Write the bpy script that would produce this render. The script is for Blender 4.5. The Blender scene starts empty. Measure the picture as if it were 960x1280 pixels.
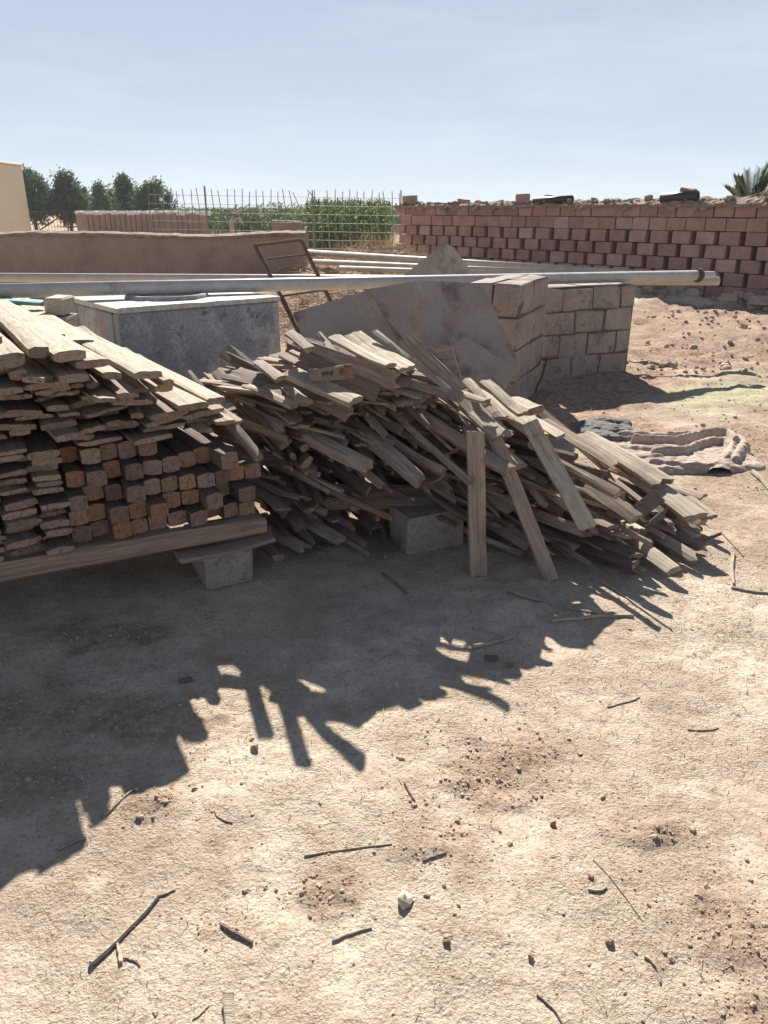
import bpy, math, random
import numpy as np
from mathutils import Vector, Matrix
R = math.radians
rnd = random.Random(7)
HAZE = .0007
C = bpy.context.scene.collection
SC = bpy.context.scene

# ------------------------------------------------------------------ camera geometry (used to place things at real distances)
H = 1.5; F = 960.0; T = math.atan((640 - 262) / F); CT, ST = math.cos(T), math.sin(T)
def ray(u, v):
    x = (u - 480) / F; y = (640 - v) / F
    return Vector((x, CT + y * ST, -ST + y * CT))
def at(u, v, Y):
    r = ray(u, v); return Vector((0, 0, H)) + r * (Y / r.y)
def gnd(u, v, z=0.0):
    r = ray(u, v); return Vector((0, 0, H)) + r * ((z - H) / r.z)

# ------------------------------------------------------------------ helpers
def tag(o, label=None, cat=None, group=None, kind=None):
    if label: o['label'] = label
    if cat: o['category'] = cat
    if group: o['group'] = group
    if kind: o['kind'] = kind
    elif label: o['kind'] = 'thing'
    return o
def empty(name, loc, label, cat, group=None, rz=0.0):
    o = bpy.data.objects.new(name, None); C.objects.link(o)
    o.location = loc; o.rotation_euler = (0, 0, rz); o.empty_display_size = .1
    return tag(o, label, cat, group)

class MB:
    def __init__(s): s.v = []; s.f = []; s.m = []; s.sm = []
    def add(s, vs, fs, mi=0, smooth=False):
        b = len(s.v); s.v += [tuple(p) for p in vs]
        for f in fs:
            s.f.append(tuple(b + i for i in f)); s.m.append(mi); s.sm.append(smooth)
    def box(s, c, d, rot=None, bev=0.0, jit=0.0, mi=0, rg=None):
        """box of centre c, size d; bev chamfers its long edges all round"""
        hx, hy, hz = d[0] / 2, d[1] / 2, d[2] / 2
        vs = []
        if bev <= 0:
            for sx in (-1, 1):
                for sy in (-1, 1):
                    for sz in (-1, 1): vs.append(Vector((sx * hx, sy * hy, sz * hz)))
            fs = [(0, 1, 3, 2), (4, 6, 7, 5), (0, 4, 5, 1), (2, 3, 7, 6), (0, 2, 6, 4), (1, 5, 7, 3)]
        else:
            b = bev
            idx = {}
            for ax in range(3):
                for sx in (-1, 1):
                    for sy in (-1, 1):
                        for sz in (-1, 1):
                            sg = (sx, sy, sz); h = [hx - b, hy - b, hz - b]; h[ax] += b
                            idx[(ax, sg)] = len(vs); vs.append(Vector((sx * h[0], sy * h[1], sz * h[2])))
            fs = []
            for ax in range(3):
                o1, o2 = (ax + 1) % 3, (ax + 2) % 3
                for sg in (-1, 1):
                    q = []
                    for a, c2 in ((-1, -1), (1, -1), (1, 1), (-1, 1)):
                        t = [0, 0, 0]; t[ax] = sg; t[o1] = a; t[o2] = c2; q.append(idx[(ax, tuple(t))])
                    fs.append(tuple(q if sg > 0 else q[::-1]))
            for ax in range(3):
                o1, o2 = (ax + 1) % 3, (ax + 2) % 3
                for a in (-1, 1):
                    for c2 in (-1, 1):
                        t1 = [0, 0, 0]; t1[ax] = -1; t1[o1] = a; t1[o2] = c2
                        t2 = list(t1); t2[ax] = 1
                        q = (idx[(o1, tuple(t1))], idx[(o1, tuple(t2))], idx[(o2, tuple(t2))], idx[(o2, tuple(t1))])
                        fs.append(q if a * c2 < 0 else q[::-1])
            for sx in (-1, 1):
                for sy in (-1, 1):
                    for sz in (-1, 1):
                        sg = (sx, sy, sz); q = (idx[(0, sg)], idx[(1, sg)], idx[(2, sg)])
                        fs.append(q if sx * sy * sz > 0 else q[::-1])
        g = rg or rnd
        if jit: vs = [p + Vector((g.uniform(-jit, jit), g.uniform(-jit, jit), g.uniform(-jit, jit))) for p in vs]
        if rot is not None: vs = [rot @ p for p in vs]
        s.add([p + Vector(c) for p in vs], fs, mi)
    def tube(s, pts, r, n=8, cap=True, mi=0, smooth=True):
        pts = [Vector(p) for p in pts]; rings = []
        rs = r if isinstance(r, (list, tuple)) else [r] * len(pts)
        up = Vector((0, 0, 1)); vs = []; fs = []
        for i, p in enumerate(pts):
            d = (pts[min(i + 1, len(pts) - 1)] - pts[max(i - 1, 0)]).normalized()
            a = d.cross(up if abs(d.z) < .95 else Vector((1, 0, 0))).normalized(); b = a.cross(d).normalized()
            for k in range(n):
                t = 2 * math.pi * k / n; vs.append(p + a * math.cos(t) * rs[i] + b * math.sin(t) * rs[i])
        for i in range(len(pts) - 1):
            for k in range(n):
                k2 = (k + 1) % n; fs.append((i * n + k, (i + 1) * n + k, (i + 1) * n + k2, i * n + k2))
        s.add(vs, fs, mi, smooth)
        if cap:
            m = len(pts) - 1
            s.add(vs[:n], [tuple(range(n))], mi); s.add(vs[m * n:], [tuple(range(n))[::-1]], mi)
    def mesh(s, name, mats):
        me = bpy.data.meshes.new(name); me.from_pydata(s.v, [], s.f)
        for m in (mats if isinstance(mats, (list, tuple)) else [mats]): me.materials.append(m)
        me.polygons.foreach_set('material_index', s.m); me.polygons.foreach_set('use_smooth', s.sm)
        me.update(); return me
    def build(s, name, mats, parent=None, origin=None, rot=None):
        """links the collected shape as one object; with origin the verts are moved so that the object's origin sits there"""
        if origin is not None:
            o3 = Vector(origin); s.v = [tuple(Vector(p) - o3) for p in s.v]
        o = bpy.data.objects.new(name, s.mesh(name, mats)); C.objects.link(o)
        if origin is not None: o.location = origin
        if parent is not None: o.parent = parent
        return o

def vnoise(x, y, seed=0):
    """smooth lattice noise in 0..1 for numpy arrays"""
    xi = np.floor(x).astype(np.int64); yi = np.floor(y).astype(np.int64)
    fx = x - xi; fy = y - yi; fx = fx * fx * (3 - 2 * fx); fy = fy * fy * (3 - 2 * fy)
    def h(a, b):
        n = (a * 374761393 + b * 668265263 + seed * 974634777) & 0xFFFFFFFF
        n = ((n ^ (n >> 13)) * 1274126177) & 0xFFFFFFFF
        n = ((n ^ (n >> 16)) * 2246822519) & 0xFFFFFFFF
        return ((n ^ (n >> 15)) & 0xFFFFFF) / float(0xFFFFFF)
    return (h(xi, yi) * (1 - fx) + h(xi + 1, yi) * fx) * (1 - fy) + (h(xi, yi + 1) * (1 - fx) + h(xi + 1, yi + 1) * fx) * fy
def fbm(x, y, f, o=4, seed=0, g=.5):
    t = 0; a = 1; n = 0
    for i in range(o):
        t = t + a * vnoise(x * f + 17.3 * i, y * f - 9.1 * i, seed + i); n += a; a *= g; f *= 2.03
    return t / n

# ------------------------------------------------------------------ materials
def newmat(name):
    m = bpy.data.materials.new(name); m.use_nodes = True
    nt = m.node_tree; bs = nt.nodes['Principled BSDF']; bs.inputs['Specular IOR Level'].default_value = .25
    return m, nt, bs
def N(nt, t, **k):
    n = nt.nodes.new(t)
    for a, b in k.items():
        if a in n.inputs.keys(): n.inputs[a].default_value = b
        else: setattr(n, a, b)
    return n
def ramp(nt, src, stops):
    r = nt.nodes.new('ShaderNodeValToRGB'); e = r.color_ramp.elements
    while len(e) < len(stops): e.new(.5)
    for i, (p, c) in enumerate(stops):
        e[i].position = p; e[i].color = (*c, 1) if len(c) == 3 else c
    nt.links.new(src, r.inputs[0]); return r.outputs[0]
def mix(nt, f, a, b, mode='MIX'):
    n = nt.nodes.new('ShaderNodeMix'); n.data_type = 'RGBA'; n.blend_type = mode
    for s, i in ((f, 0), (a, 6), (b, 7)):
        if hasattr(s, 'is_linked') or isinstance(s, bpy.types.NodeSocket): nt.links.new(s, n.inputs[i])
        elif isinstance(s, (int, float)): n.inputs[i].default_value = s
        else: n.inputs[i].default_value = (*s, 1)
    return n.outputs[2]
def math_(nt, op, a, b=0.0, clamp=False):
    n = nt.nodes.new('ShaderNodeMath'); n.operation = op; n.use_clamp = clamp
    for s, i in ((a, 0), (b, 1)):
        if isinstance(s, bpy.types.NodeSocket): nt.links.new(s, n.inputs[i])
        else: n.inputs[i].default_value = s
    return n.outputs[0]
def coords(nt, kind='Object', scale=(1, 1, 1), rand=False):
    tc = nt.nodes.new('ShaderNodeTexCoord'); src = tc.outputs[kind]
    if rand:
        oi = nt.nodes.new('ShaderNodeObjectInfo')
        v = nt.nodes.new('ShaderNodeVectorMath'); v.operation = 'SCALE'; v.inputs[0].default_value = (31.7, 17.3, 23.9)
        nt.links.new(oi.outputs['Random'], v.inputs['Scale'])
        a = nt.nodes.new('ShaderNodeVectorMath'); a.operation = 'ADD'
        nt.links.new(src, a.inputs[0]); nt.links.new(v.outputs[0], a.inputs[1]); src = a.outputs[0]
    mp = nt.nodes.new('ShaderNodeMapping'); mp.inputs['Scale'].default_value = scale
    nt.links.new(src, mp.inputs[0]); return mp.outputs[0]
def noise(nt, vec, scale, detail=4, rough=.55, dist=0.0):
    n = N(nt, 'ShaderNodeTexNoise', Scale=scale, Detail=detail, Roughness=rough, Distortion=dist)
    nt.links.new(vec, n.inputs['Vector']); return n.outputs['Fac']
def bump(nt, bs, h, strength=.5, dist=.01, prev=None):
    b = N(nt, 'ShaderNodeBump', Strength=strength, Distance=dist); nt.links.new(h, b.inputs['Height'])
    if prev is not None: nt.links.new(prev, b.inputs['Normal'])
    nt.links.new(b.outputs[0], bs.inputs['Normal']); return b.outputs[0]

def wood(name, tones, end=False, rough=.85):
    """weathered timber: grain runs along the object's X axis, each object takes its own tone from the list"""
    m, nt, bs = newmat(name)
    oi = nt.nodes.new('ShaderNodeObjectInfo')
    k = len(tones); tone = ramp(nt, oi.outputs['Random'], [(i / max(1, k - 1), c) for i, c in enumerate(tones)])
    if not end:
        g = noise(nt, coords(nt, 'Object', (1.2, 26, 26), True), 3.0, 5, .62, .6)
        f = noise(nt, coords(nt, 'Object', (2.5, 120, 120), True), 3.0, 3, .6)
        w = noise(nt, coords(nt, 'Object', (5, 9, 9), True), 1.0, 4, .6)
        c = mix(nt, 1.0, tone, ramp(nt, g, [(.25, (.42, .40, .38)), (.48, (.88, .86, .84)), (.75, (1.22, 1.19, 1.14))]), 'MULTIPLY')
        c = mix(nt, ramp(nt, w, [(.50, (0, 0, 0)), (.72, (.55, .55, .55))]), c, (.16, .125, .095))
        c = mix(nt, ramp(nt, f, [(.30, (.75, .75, .75)), (.43, (0, 0, 0))]), c, (.045, .036, .03))
        h = math_(nt, 'ADD', g, math_(nt, 'MULTIPLY', f, .6))
        bump(nt, bs, h, .75, .006)
    else:
        g = noise(nt, coords(nt, 'Object', (6, 34, 34), True), 1.6, 5, .65, .4)
        r = N(nt, 'ShaderNodeTexWave', Scale=26.0, Distortion=2.5, Detail=2.0); r.wave_type = 'RINGS'; r.rings_direction = 'X'
        ofs = nt.nodes.new('ShaderNodeMapping'); ofs.inputs['Location'].default_value = (0, .012, .02); nt.links.new(coords(nt, 'Object', (1, 1, 1)), ofs.inputs[0]); nt.links.new(ofs.outputs[0], r.inputs['Vector'])
        c = mix(nt, 1.0, tone, ramp(nt, g, [(.28, (.30, .28, .26)), (.45, (.85, .83, .8)), (.75, (1.2, 1.15, 1.08))]), 'MULTIPLY')
        c = mix(nt, 1.0, c, ramp(nt, r.outputs['Fac'], [(.1, (.82, .80, .78)), (.6, (1.03, 1.02, 1.02))]), 'MULTIPLY')
        bump(nt, bs, g, .8, .006)
    nt.links.new(c, bs.inputs['Base Color']); bs.inputs['Roughness'].default_value = rough
    return m
GREYS = [(.40, .305, .235), (.29, .22, .18), (.45, .345, .26), (.22, .165, .135), (.34, .26, .205), (.42, .31, .225), (.19, .14, .115), (.31, .235, .19)]
W_GREY = wood('weathered_wood', GREYS)
W_GREY_END = wood('weathered_end_grain', [(.34, .26, .205), (.24, .19, .16), (.30, .215, .165), (.38, .30, .24), (.20, .155, .13)], True)
W_PALE = wood('pale_sunlit_wood', [(.50, .42, .325), (.43, .355, .275), (.54, .455, .345), (.38, .315, .25)])  # paler wood copy: sunlight on lit boards is in its colour; pale sticks too
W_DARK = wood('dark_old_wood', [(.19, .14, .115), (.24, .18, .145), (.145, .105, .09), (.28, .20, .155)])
W_BEAM = wood('beam_wood', [(.18, .135, .115), (.15, .115, .10), (.21, .155, .125), (.135, .105, .095)])
W_BEAM_END = wood('beam_end_grain', [(.32, .235, .19), (.23, .17, .14), (.40, .19, .11), (.28, .205, .165), (.19, .135, .11), (.35, .265, .215), (.38, .21, .13), (.25, .185, .155), (.32, .16, .10), (.16, .115, .095)], True)
W_RED = wood('reddish_wood', [(.34, .16, .10), (.30, .17, .11), (.36, .19, .12)])

def rough_stone(name, cols, scale=6, bs_=.5, bd=.02, spots=None, rand=True, fine=70):
    m, nt, bs = newmat(name)
    co = coords(nt, 'Object', (1, 1, 1), rand)
    a = noise(nt, co, scale, 6, .6); b = noise(nt, co, fine, 4, .65)
    c = ramp(nt, a, [(.25 + .5 * i / (len(cols) - 1), k) for i, k in enumerate(cols)])
    c = mix(nt, 1.0, c, ramp(nt, b, [(.3, (.68, .67, .66)), (.6, (1.08, 1.07, 1.06))]), 'MULTIPLY')
    if spots:
        s_ = noise(nt, co, scale * 2.4, 5, .7)
        c = mix(nt, ramp(nt, s_, [(.55, (0, 0, 0)), (.66, (.8, .8, .8))]), c, spots)
    nt.links.new(c, bs.inputs['Base Color']); bs.inputs['Roughness'].default_value = .93
    bump(nt, bs, math_(nt, 'ADD', a, math_(nt, 'MULTIPLY', b, .35)), bs_, bd)
    return m
M_BLOCK = rough_stone('concrete_block', [(.26, .215, .185), (.335, .275, .235), (.41, .345, .295)], 4, 1.0, .02, (.15, .12, .105))
M_MORTAR = rough_stone('mortar', [(.09, .07, .06), (.16, .125, .105)], 8, .6, .01)
M_MUD = rough_stone('mud_render', [(.30, .195, .15), (.38, .255, .20), (.44, .305, .24)], 2.2, .7, .03)
M_MUDCAP = rough_stone('dry_mud', [(.22, .15, .11), (.34, .245, .185), (.46, .35, .265)], 9, 1.0, .05)
M_PLASTER = rough_stone('beige_plaster', [(.72, .60, .46), (.78, .66, .51)], 1.5, .2, .01)
M_WHITE = rough_stone('whitewash', [(.80, .79, .78), (.86, .85, .84)], 4, .3, .01)
M_STONE = rough_stone('pale_stone', [(.40, .35, .28), (.52, .46, .38)], 20, .5, .01)
M_SLAB = None
M_PALESTONE = rough_stone('bleached_stone', [(.50, .44, .35), (.62, .55, .45)], 60, .8, .004)

def brick_mat():
    m, nt, bs = newmat('fired_hollow_block')
    co = coords(nt, 'Object', (1, 1, 1))
    at_ = N(nt, 'ShaderNodeAttribute', attribute_name='tone')
    a = noise(nt, co, 5, 5, .6); b = noise(nt, co, 45, 4, .65)
    c = ramp(nt, at_.outputs['Fac'], [(0, (.28, .165, .14)), (.4, (.375, .23, .195)), (.75, (.42, .27, .23)), (1, (.48, .34, .295))])
    c = mix(nt, 1.0, c, ramp(nt, a, [(.3, (.78, .77, .76)), (.7, (1.12, 1.12, 1.12))]), 'MULTIPLY')
    c = mix(nt, 1.0, c, ramp(nt, b, [(.3, (.75, .74, .73)), (.6, (1.05, 1.05, 1.05))]), 'MULTIPLY')
    nt.links.new(c, bs.inputs['Base Color']); bs.inputs['Roughness'].default_value = .95
    bump(nt, bs, math_(nt, 'ADD', a, b), .6, .012); return m
M_BRICK = brick_mat()

def tank_mat():
    m, nt, bs = newmat('stained_concrete')
    co = coords(nt, 'Object', (1, 1, 1))
    a = noise(nt, co, 2.6, 6, .65, .4); b = noise(nt, coords(nt, 'Object', (2.6, 2.6, 1.7)), 2.2, 7, .72); d = noise(nt, co, 60, 4, .7)
    c = ramp(nt, a, [(.28, (.20, .22, .24)), (.5, (.28, .295, .31)), (.72, (.37, .37, .37))])
    c = mix(nt, ramp(nt, b, [(.50, (0, 0, 0)), (.60, (.65, .65, .65)), (.72, (.45, .45, .45))]), c, (.52, .51, .51))
    e = noise(nt, co, 1.7, 3, .5)
    c = mix(nt, ramp(nt, e, [(.56, (0, 0, 0)), (.66, (.45, .45, .45))]), c, (.40, .24, .20))
    c = mix(nt, ramp(nt, noise(nt, co, 9, 6, .75), [(.33, (.85, .85, .85)), (.43, (0, 0, 0))]), c, (.085, .085, .09))
    c = mix(nt, 1.0, c, ramp(nt, d, [(.3, (.7, .7, .7)), (.6, (1.08, 1.08, 1.08))]), 'MULTIPLY')
    nt.links.new(c, bs.inputs['Base Color']); bs.inputs['Roughness'].default_value = .9
    bump(nt, bs, math_(nt, 'ADD', b, math_(nt, 'MULTIPLY', d, .4)), .5, .012); return m
M_TANK = tank_mat()
M_TANKTOP = rough_stone('pale_cement', [(.52, .49, .44), (.62, .585, .53)], 5, .4, .01, fine=40)

def slab_mat():
    m, nt, bs = newmat('stained_sheet')
    co = coords(nt, 'Object', (1, 1, 1), True)
    a = noise(nt, co, 1.6, 6, .6, .3); d = noise(nt, co, 80, 4, .7)
    c = ramp(nt, a, [(.3, (.31, .25, .205)), (.5, (.42, .345, .285)), (.7, (.50, .42, .35))])
    c = mix(nt, ramp(nt, noise(nt, co, 2.3, 5, .65), [(.53, (0, 0, 0)), (.66, (.85, .85, .85))]), c, (.14, .095, .08))
    c = mix(nt, ramp(nt, noise(nt, coords(nt, 'Object', (1.3, 1.1, 1.2), True), 2.0, 5, .65), [(.55, (0, 0, 0)), (.70, (.75, .75, .75))]), c, (.27, .125, .09))
    c = mix(nt, 1.0, c, ramp(nt, d, [(.3, (.8, .8, .8)), (.6, (1.06, 1.06, 1.06))]), 'MULTIPLY')
    nt.links.new(c, bs.inputs['Base Color']); bs.inputs['Roughness'].default_value = .9
    bump(nt, bs, math_(nt, 'ADD', a, d), .8, .012); return m
M_SLAB = slab_mat()

def metal(name, col, rough=.45, met=.0, rust=None, rs=8):
    m, nt, bs = newmat(name)
    co = coords(nt, 'Object', (1, 1, 1), True)
    a = noise(nt, co, rs, 5, .65)
    c = ramp(nt, a, [(.3, tuple(x * .8 for x in col)), (.7, tuple(min(1, x * 1.12) for x in col))])
    if rust: c = mix(nt, ramp(nt, noise(nt, co, rs * .6, 6, .7), [(.58, (0, 0, 0)), (.68, (.85, .85, .85))]), c, rust)
    nt.links.new(c, bs.inputs['Base Color']); bs.inputs['Roughness'].default_value = rough; bs.inputs['Metallic'].default_value = met
    bs.inputs['Specular IOR Level'].default_value = .5
    bump(nt, bs, a, .15, .003); return m
M_GALV = metal('galvanised_pipe', (.44, .425, .40), .55, .0, (.32, .25, .19))
M_GALV2 = metal('dusty_pipe', (.46, .395, .33), .6, .0, (.33, .24, .17))
M_RUST = metal('rusty_iron', (.13, .075, .055), .8, .1, (.19, .10, .06), 20)
M_WIRE = metal('fence_wire', (.24, .22, .21), .6, .3)
M_BLACK = metal('black_plastic', (.035, .035, .038), .5)
M_TEAL = metal('teal_paint', (.12, .27, .27), .6, 0, (.30, .26, .2), 14)
M_DARKINK, _nt, _b = newmat('stamp_ink'); _b.inputs['Base Color'].default_value = (.05, .045, .045, 1); _b.inputs['Roughness'].default_value = .9

def leafmat(name, cols, trans=.25):
    m, nt, bs = newmat(name)
    at_ = N(nt, 'ShaderNodeAttribute', attribute_name='tone')
    c = ramp(nt, at_.outputs['Fac'], [(i / (len(cols) - 1), k) for i, k in enumerate(cols)])
    nt.links.new(c, bs.inputs['Base Color']); bs.inputs['Roughness'].default_value = .65
    tr = N(nt, 'ShaderNodeBsdfTranslucent'); nt.links.new(c, tr.inputs[0])
    ms = N(nt, 'ShaderNodeMixShader', Fac=trans) if False else nt.nodes.new('ShaderNodeMixShader')
    ms.inputs[0].default_value = trans
    nt.links.new(bs.outputs[0], ms.inputs[1]); nt.links.new(tr.outputs[0], ms.inputs[2])
    nt.links.new(ms.outputs[0], nt.nodes['Material Output'].inputs[0]); return m
M_LEAF = leafmat('tree_leaves', [(.06, .09, .045), (.10, .145, .065), (.15, .195, .09)])
M_MAIZE = leafmat('maize_leaves', [(.05, .095, .025), (.10, .165, .04), (.165, .23, .06), (.24, .27, .10)], .35)
M_STRAW = leafmat('dry_straw', [(.24, .135, .075), (.36, .22, .13), (.46, .33, .20), (.55, .44, .30)], .15)
M_PALM = leafmat('palm_leaves', [(.06, .08, .045), (.11, .135, .075)], .2)
M_BARK = rough_stone('bark', [(.10, .08, .06), (.17, .135, .10)], 12, .8, .03)

# ------------------------------------------------------------------ ground
def ell(x, y, cx, cy, rx, ry, seed=3, fr=6.0):
    d = np.sqrt(((x - cx) / rx) ** 2 + ((y - cy) / ry) ** 2) + (fbm(x, y, fr, 3, seed) - .5) * 2.0
    return np.clip((1.2 - d) / .75, 0, 1)
CLODS = [(630, 945, .17, .13), (600, 990, .16, .09), (545, 1055, .14, .10), (400, 1112, .11, .07), (900, 1140, .17, .08), (930, 1185, .15, .07),
         (940, 1262, .12, .06), (820, 1045, .09, .06), (180, 905, .20, .12), (60, 980, .15, .10), (120, 795, .26, .12), (10, 890, .22, .15), (195, 1000, .10, .06), (270, 1160, .05, .03)]
def cloud(x, y):
    m = np.zeros_like(x)
    for (u, v, a, b) in CLODS:
        g = gnd(u, v); m = np.maximum(m, ell(x, y, g.x, g.y, a, b, 5, 9.0))
    m = np.maximum(m, .9 * ell(x, y, 4.6, 11.2, 2.6, 1.3, 8, 1.2))
    return m
def height(x, y):
    m = cloud(x, y)
    z = (fbm(x, y, .35, 3, 21) - .5) * .10 * np.clip((y - 1.0) / 6, 0, 1)
    z = z + (fbm(x, y, 2.2, 3, 22) - .5) * .034 + (fbm(x, y, 6.5, 3, 28) - .5) * .022 * fbm(x, y, 1.3, 2, 29)
    z = z + (fbm(x, y, 16, 3, 23) - .5) * .010
    z = z + m * ((fbm(x, y, 14, 4, 25, .62) - .35) * .036)
    z = z + np.clip((y - 4.0) / 4, 0, 1) * (fbm(x, y, 6, 4, 26) - .5) * .05
    z = z + np.clip((y - 5.5) / 3, 0, 1) * np.clip((x - 1.5) / 2, 0, 1) * (fbm(x, y, 3.2, 5, 27, .6) - .5) * .20
    far = np.clip((y - 40) / 100, 0, 1); z = z * (1 - far)
    return z
def axis(segs):
    out = [segs[0][0]]
    for a, b, st in segs:
        n = max(1, int(round((b - a) / st)))
        out += [a + (b - a) * (i + 1) / n for i in range(n)]
    return np.array(out)
xs = axis([(-400, -60, 34), (-60, -10, 4), (-10, -3.2, .34), (-3.2, -1.6, .05), (-1.6, 1.9, .0115), (1.9, 3.2, .026), (3.2, 7.5, .09), (7.5, 12, .4), (12, 60, 4), (60, 400, 34)])
ys = axis([(-30, -4, 2), (-4, .5, .15), (.5, 2.6, .0105), (2.6, 4.2, .018), (4.2, 6.5, .03), (6.5, 9, .06), (9, 16, .12), (16, 45, 1), (45, 120, 7), (120, 700, 40)])
GX, GY = np.meshgrid(xs, ys)
GZ = height(GX, GY)
def hz(x, y):
    i = min(max(int(np.searchsorted(xs, x)) - 1, 0), len(xs) - 2); j = min(max(int(np.searchsorted(ys, y)) - 1, 0), len(ys) - 2)
    a = (x - xs[i]) / (xs[i + 1] - xs[i]); b = (y - ys[j]) / (ys[j + 1] - ys[j])
    return float((GZ[j, i] * (1 - a) + GZ[j, i + 1] * a) * (1 - b) + (GZ[j + 1, i] * (1 - a) + GZ[j + 1, i + 1] * a) * b)
nx, ny = len(xs), len(ys)
me = bpy.data.meshes.new('ground')
me.vertices.add(nx * ny)
me.vertices.foreach_set('co', np.stack([GX, GY, GZ], -1).astype(np.float32).ravel())
ii = np.arange((ny - 1) * (nx - 1)); r_, c_ = ii // (nx - 1), ii % (nx - 1); q0 = r_ * nx + c_
quads = np.stack([q0, q0 + 1, q0 + nx + 1, q0 + nx], -1).astype(np.int32)
me.loops.add(quads.size); me.loops.foreach_set('vertex_index', quads.ravel())
me.polygons.add(len(quads)); me.polygons.foreach_set('loop_start', np.arange(len(quads), dtype=np.int32) * 4)
me.polygons.foreach_set('use_smooth', np.ones(len(quads), bool)); me.update(calc_edges=True)
def attr(me, name, arr):
    a = me.attributes.new(name, 'FLOAT', 'POINT'); a.data.foreach_set('value', np.asarray(arr, np.float32).ravel())
attr(me, 'clod', cloud(GX, GY))
red = np.maximum(ell(GX, GY, 1.8, 6.2, .95, 1.6, 31, 2.2), .6 * ell(GX, GY, 2.9, 3.8, 1.7, 2.2, 32, 2.0))
red = np.maximum(red, 1.0 * ell(GX, GY, 4.2, 9.6, 4.6, 4.2, 33, 1.6)); red = np.maximum(red, .85 * ell(GX, GY, 2.6, 4.9, 1.6, 1.5, 38, 2.4)); red = np.maximum(red, .7 * ell(GX, GY, -.1, 3.9, 2.4, .75, 36, 2.0))
red = np.maximum(red, .75 * ell(GX, GY, -.3, 11, 3, 5, 34, .8))
attr(me, 'red', red)
attr(me, 'green', .8 * ell(GX, GY, 3.3, 6.5, .75, .9, 35, 2.0))
attr(me, 'field', np.clip((GY - 17) / 12, 0, 1))
def ground_mat():
    m, nt, bs = newmat('dry_earth')
    co = coords(nt, 'Object')
    A = lambda n: N(nt, 'ShaderNodeAttribute', attribute_name=n).outputs['Fac']
    big = noise(nt, co, 1.1, 6, .62, .5); mid = noise(nt, co, 9, 6, .65); fine = noise(nt, co, 75, 5, .7); vf = noise(nt, co, 260, 3, .7)
    c = ramp(nt, big, [(.32, (.40, .305, .23)), (.48, (.525, .425, .33)), (.68, (.60, .505, .40))])
    c = mix(nt, ramp(nt, mid, [(.47, (0, 0, 0)), (.68, (.6, .6, .6))]), c, (.38, .265, .17))
    c = mix(nt, ramp(nt, noise(nt, co, 3.1, 6, .7), [(.52, (0, 0, 0)), (.66, (.55, .55, .55))]), c, (.66, .565, .43))
    c = mix(nt, math_(nt, 'MULTIPLY', A('red'), .95), c, ramp(nt, noise(nt, co, 24, 5, .75), [(.36, (.17, .095, .065)), (.5, (.31, .20, .145)), (.66, (.50, .38, .285))]))
    c = mix(nt, math_(nt, 'MULTIPLY', A('clod'), .8), c, ramp(nt, noise(nt, co, 38, 5, .7), [(.33, (.20, .13, .09)), (.5, (.34, .24, .17)), (.7, (.48, .36, .255))]))
    c = mix(nt, math_(nt, 'MULTIPLY', A('green'), .8), c, (.47, .475, .28))
    c = mix(nt, A('field'), c, ramp(nt, noise(nt, co, .5, 4, .6), [(.35, (.36, .24, .16)), (.6, (.46, .35, .23))]))
    # crumbs and bits: dark specks and pale straw flecks
    vo = N(nt, 'ShaderNodeTexVoronoi', Scale=95.0, Randomness=1.0); nt.links.new(co, vo.inputs['Vector'])
    vo2 = N(nt, 'ShaderNodeTexVoronoi', Scale=34.0, Randomness=1.0); nt.links.new(co, vo2.inputs['Vector'])
    c = mix(nt, ramp(nt, fine, [(.36, (.6, .6, .6)), (.47, (0, 0, 0))]), c, (.21, .145, .095))
    ve = N(nt, 'ShaderNodeTexVoronoi', Scale=42.0); ve.feature = 'DISTANCE_TO_EDGE'
    wv = nt.nodes.new('ShaderNodeVectorMath'); wv.operation = 'ADD'; nw = N(nt, 'ShaderNodeTexNoise', Scale=30.0, Detail=3.0); nt.links.new(co, nw.inputs['Vector'])
    ws = nt.nodes.new('ShaderNodeVectorMath'); ws.operation = 'SCALE'; ws.inputs['Scale'].default_value = .035; nt.links.new(nw.outputs['Color'], ws.inputs[0]); nt.links.new(co, wv.inputs[0]); nt.links.new(ws.outputs[0], wv.inputs[1]); nt.links.new(wv.outputs[0], ve.inputs['Vector'])
    crack = ramp(nt, ve.outputs['Distance'], [(.0, (1, 1, 1)), (.07, (0, 0, 0))])
    c = mix(nt, math_(nt, 'MULTIPLY', crack, ramp(nt, noise(nt, co, 5, 4, .6), [(.5, (0, 0, 0)), (.62, (.55, .55, .55))])), c, (.30, .22, .15))
    c = mix(nt, ramp(nt, vf, [(.60, (0, 0, 0)), (.70, (.6, .6, .6))]), c, (.68, .58, .44))
    nt.links.new(c, bs.inputs['Base Color']); bs.inputs['Roughness'].default_value = .97; bs.inputs['Specular IOR Level'].default_value = .12
    cr = ramp(nt, vo.outputs['Distance'], [(0, (1, 1, 1)), (.5, (.2, .2, .2))]); cr2 = ramp(nt, vo2.outputs['Distance'], [(0, (1, 1, 1)), (.28, (0, 0, 0))])
    h = math_(nt, 'ADD', math_(nt, 'MULTIPLY', fine, 1.2), math_(nt, 'MULTIPLY', cr, .35))
    h = math_(nt, 'ADD', h, math_(nt, 'MULTIPLY', cr2, .35)); h = math_(nt, 'ADD', h, math_(nt, 'MULTIPLY', vf, .45))
    p = bump(nt, bs, mid, .7, .018); sm_ = ramp(nt, noise(nt, co, 2.4, 4, .6), [(.38, (.25, .25, .25)), (.62, (1, 1, 1))]); bump(nt, bs, math_(nt, 'MULTIPLY', h, sm_), .9, .014, p); return m
me.materials.append(ground_mat())
go = bpy.data.objects.new('ground', me); C.objects.link(go); tag(go, 'dry sandy earth yard strewn with straw, clods and wood chips', None, None, 'structure')

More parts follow.
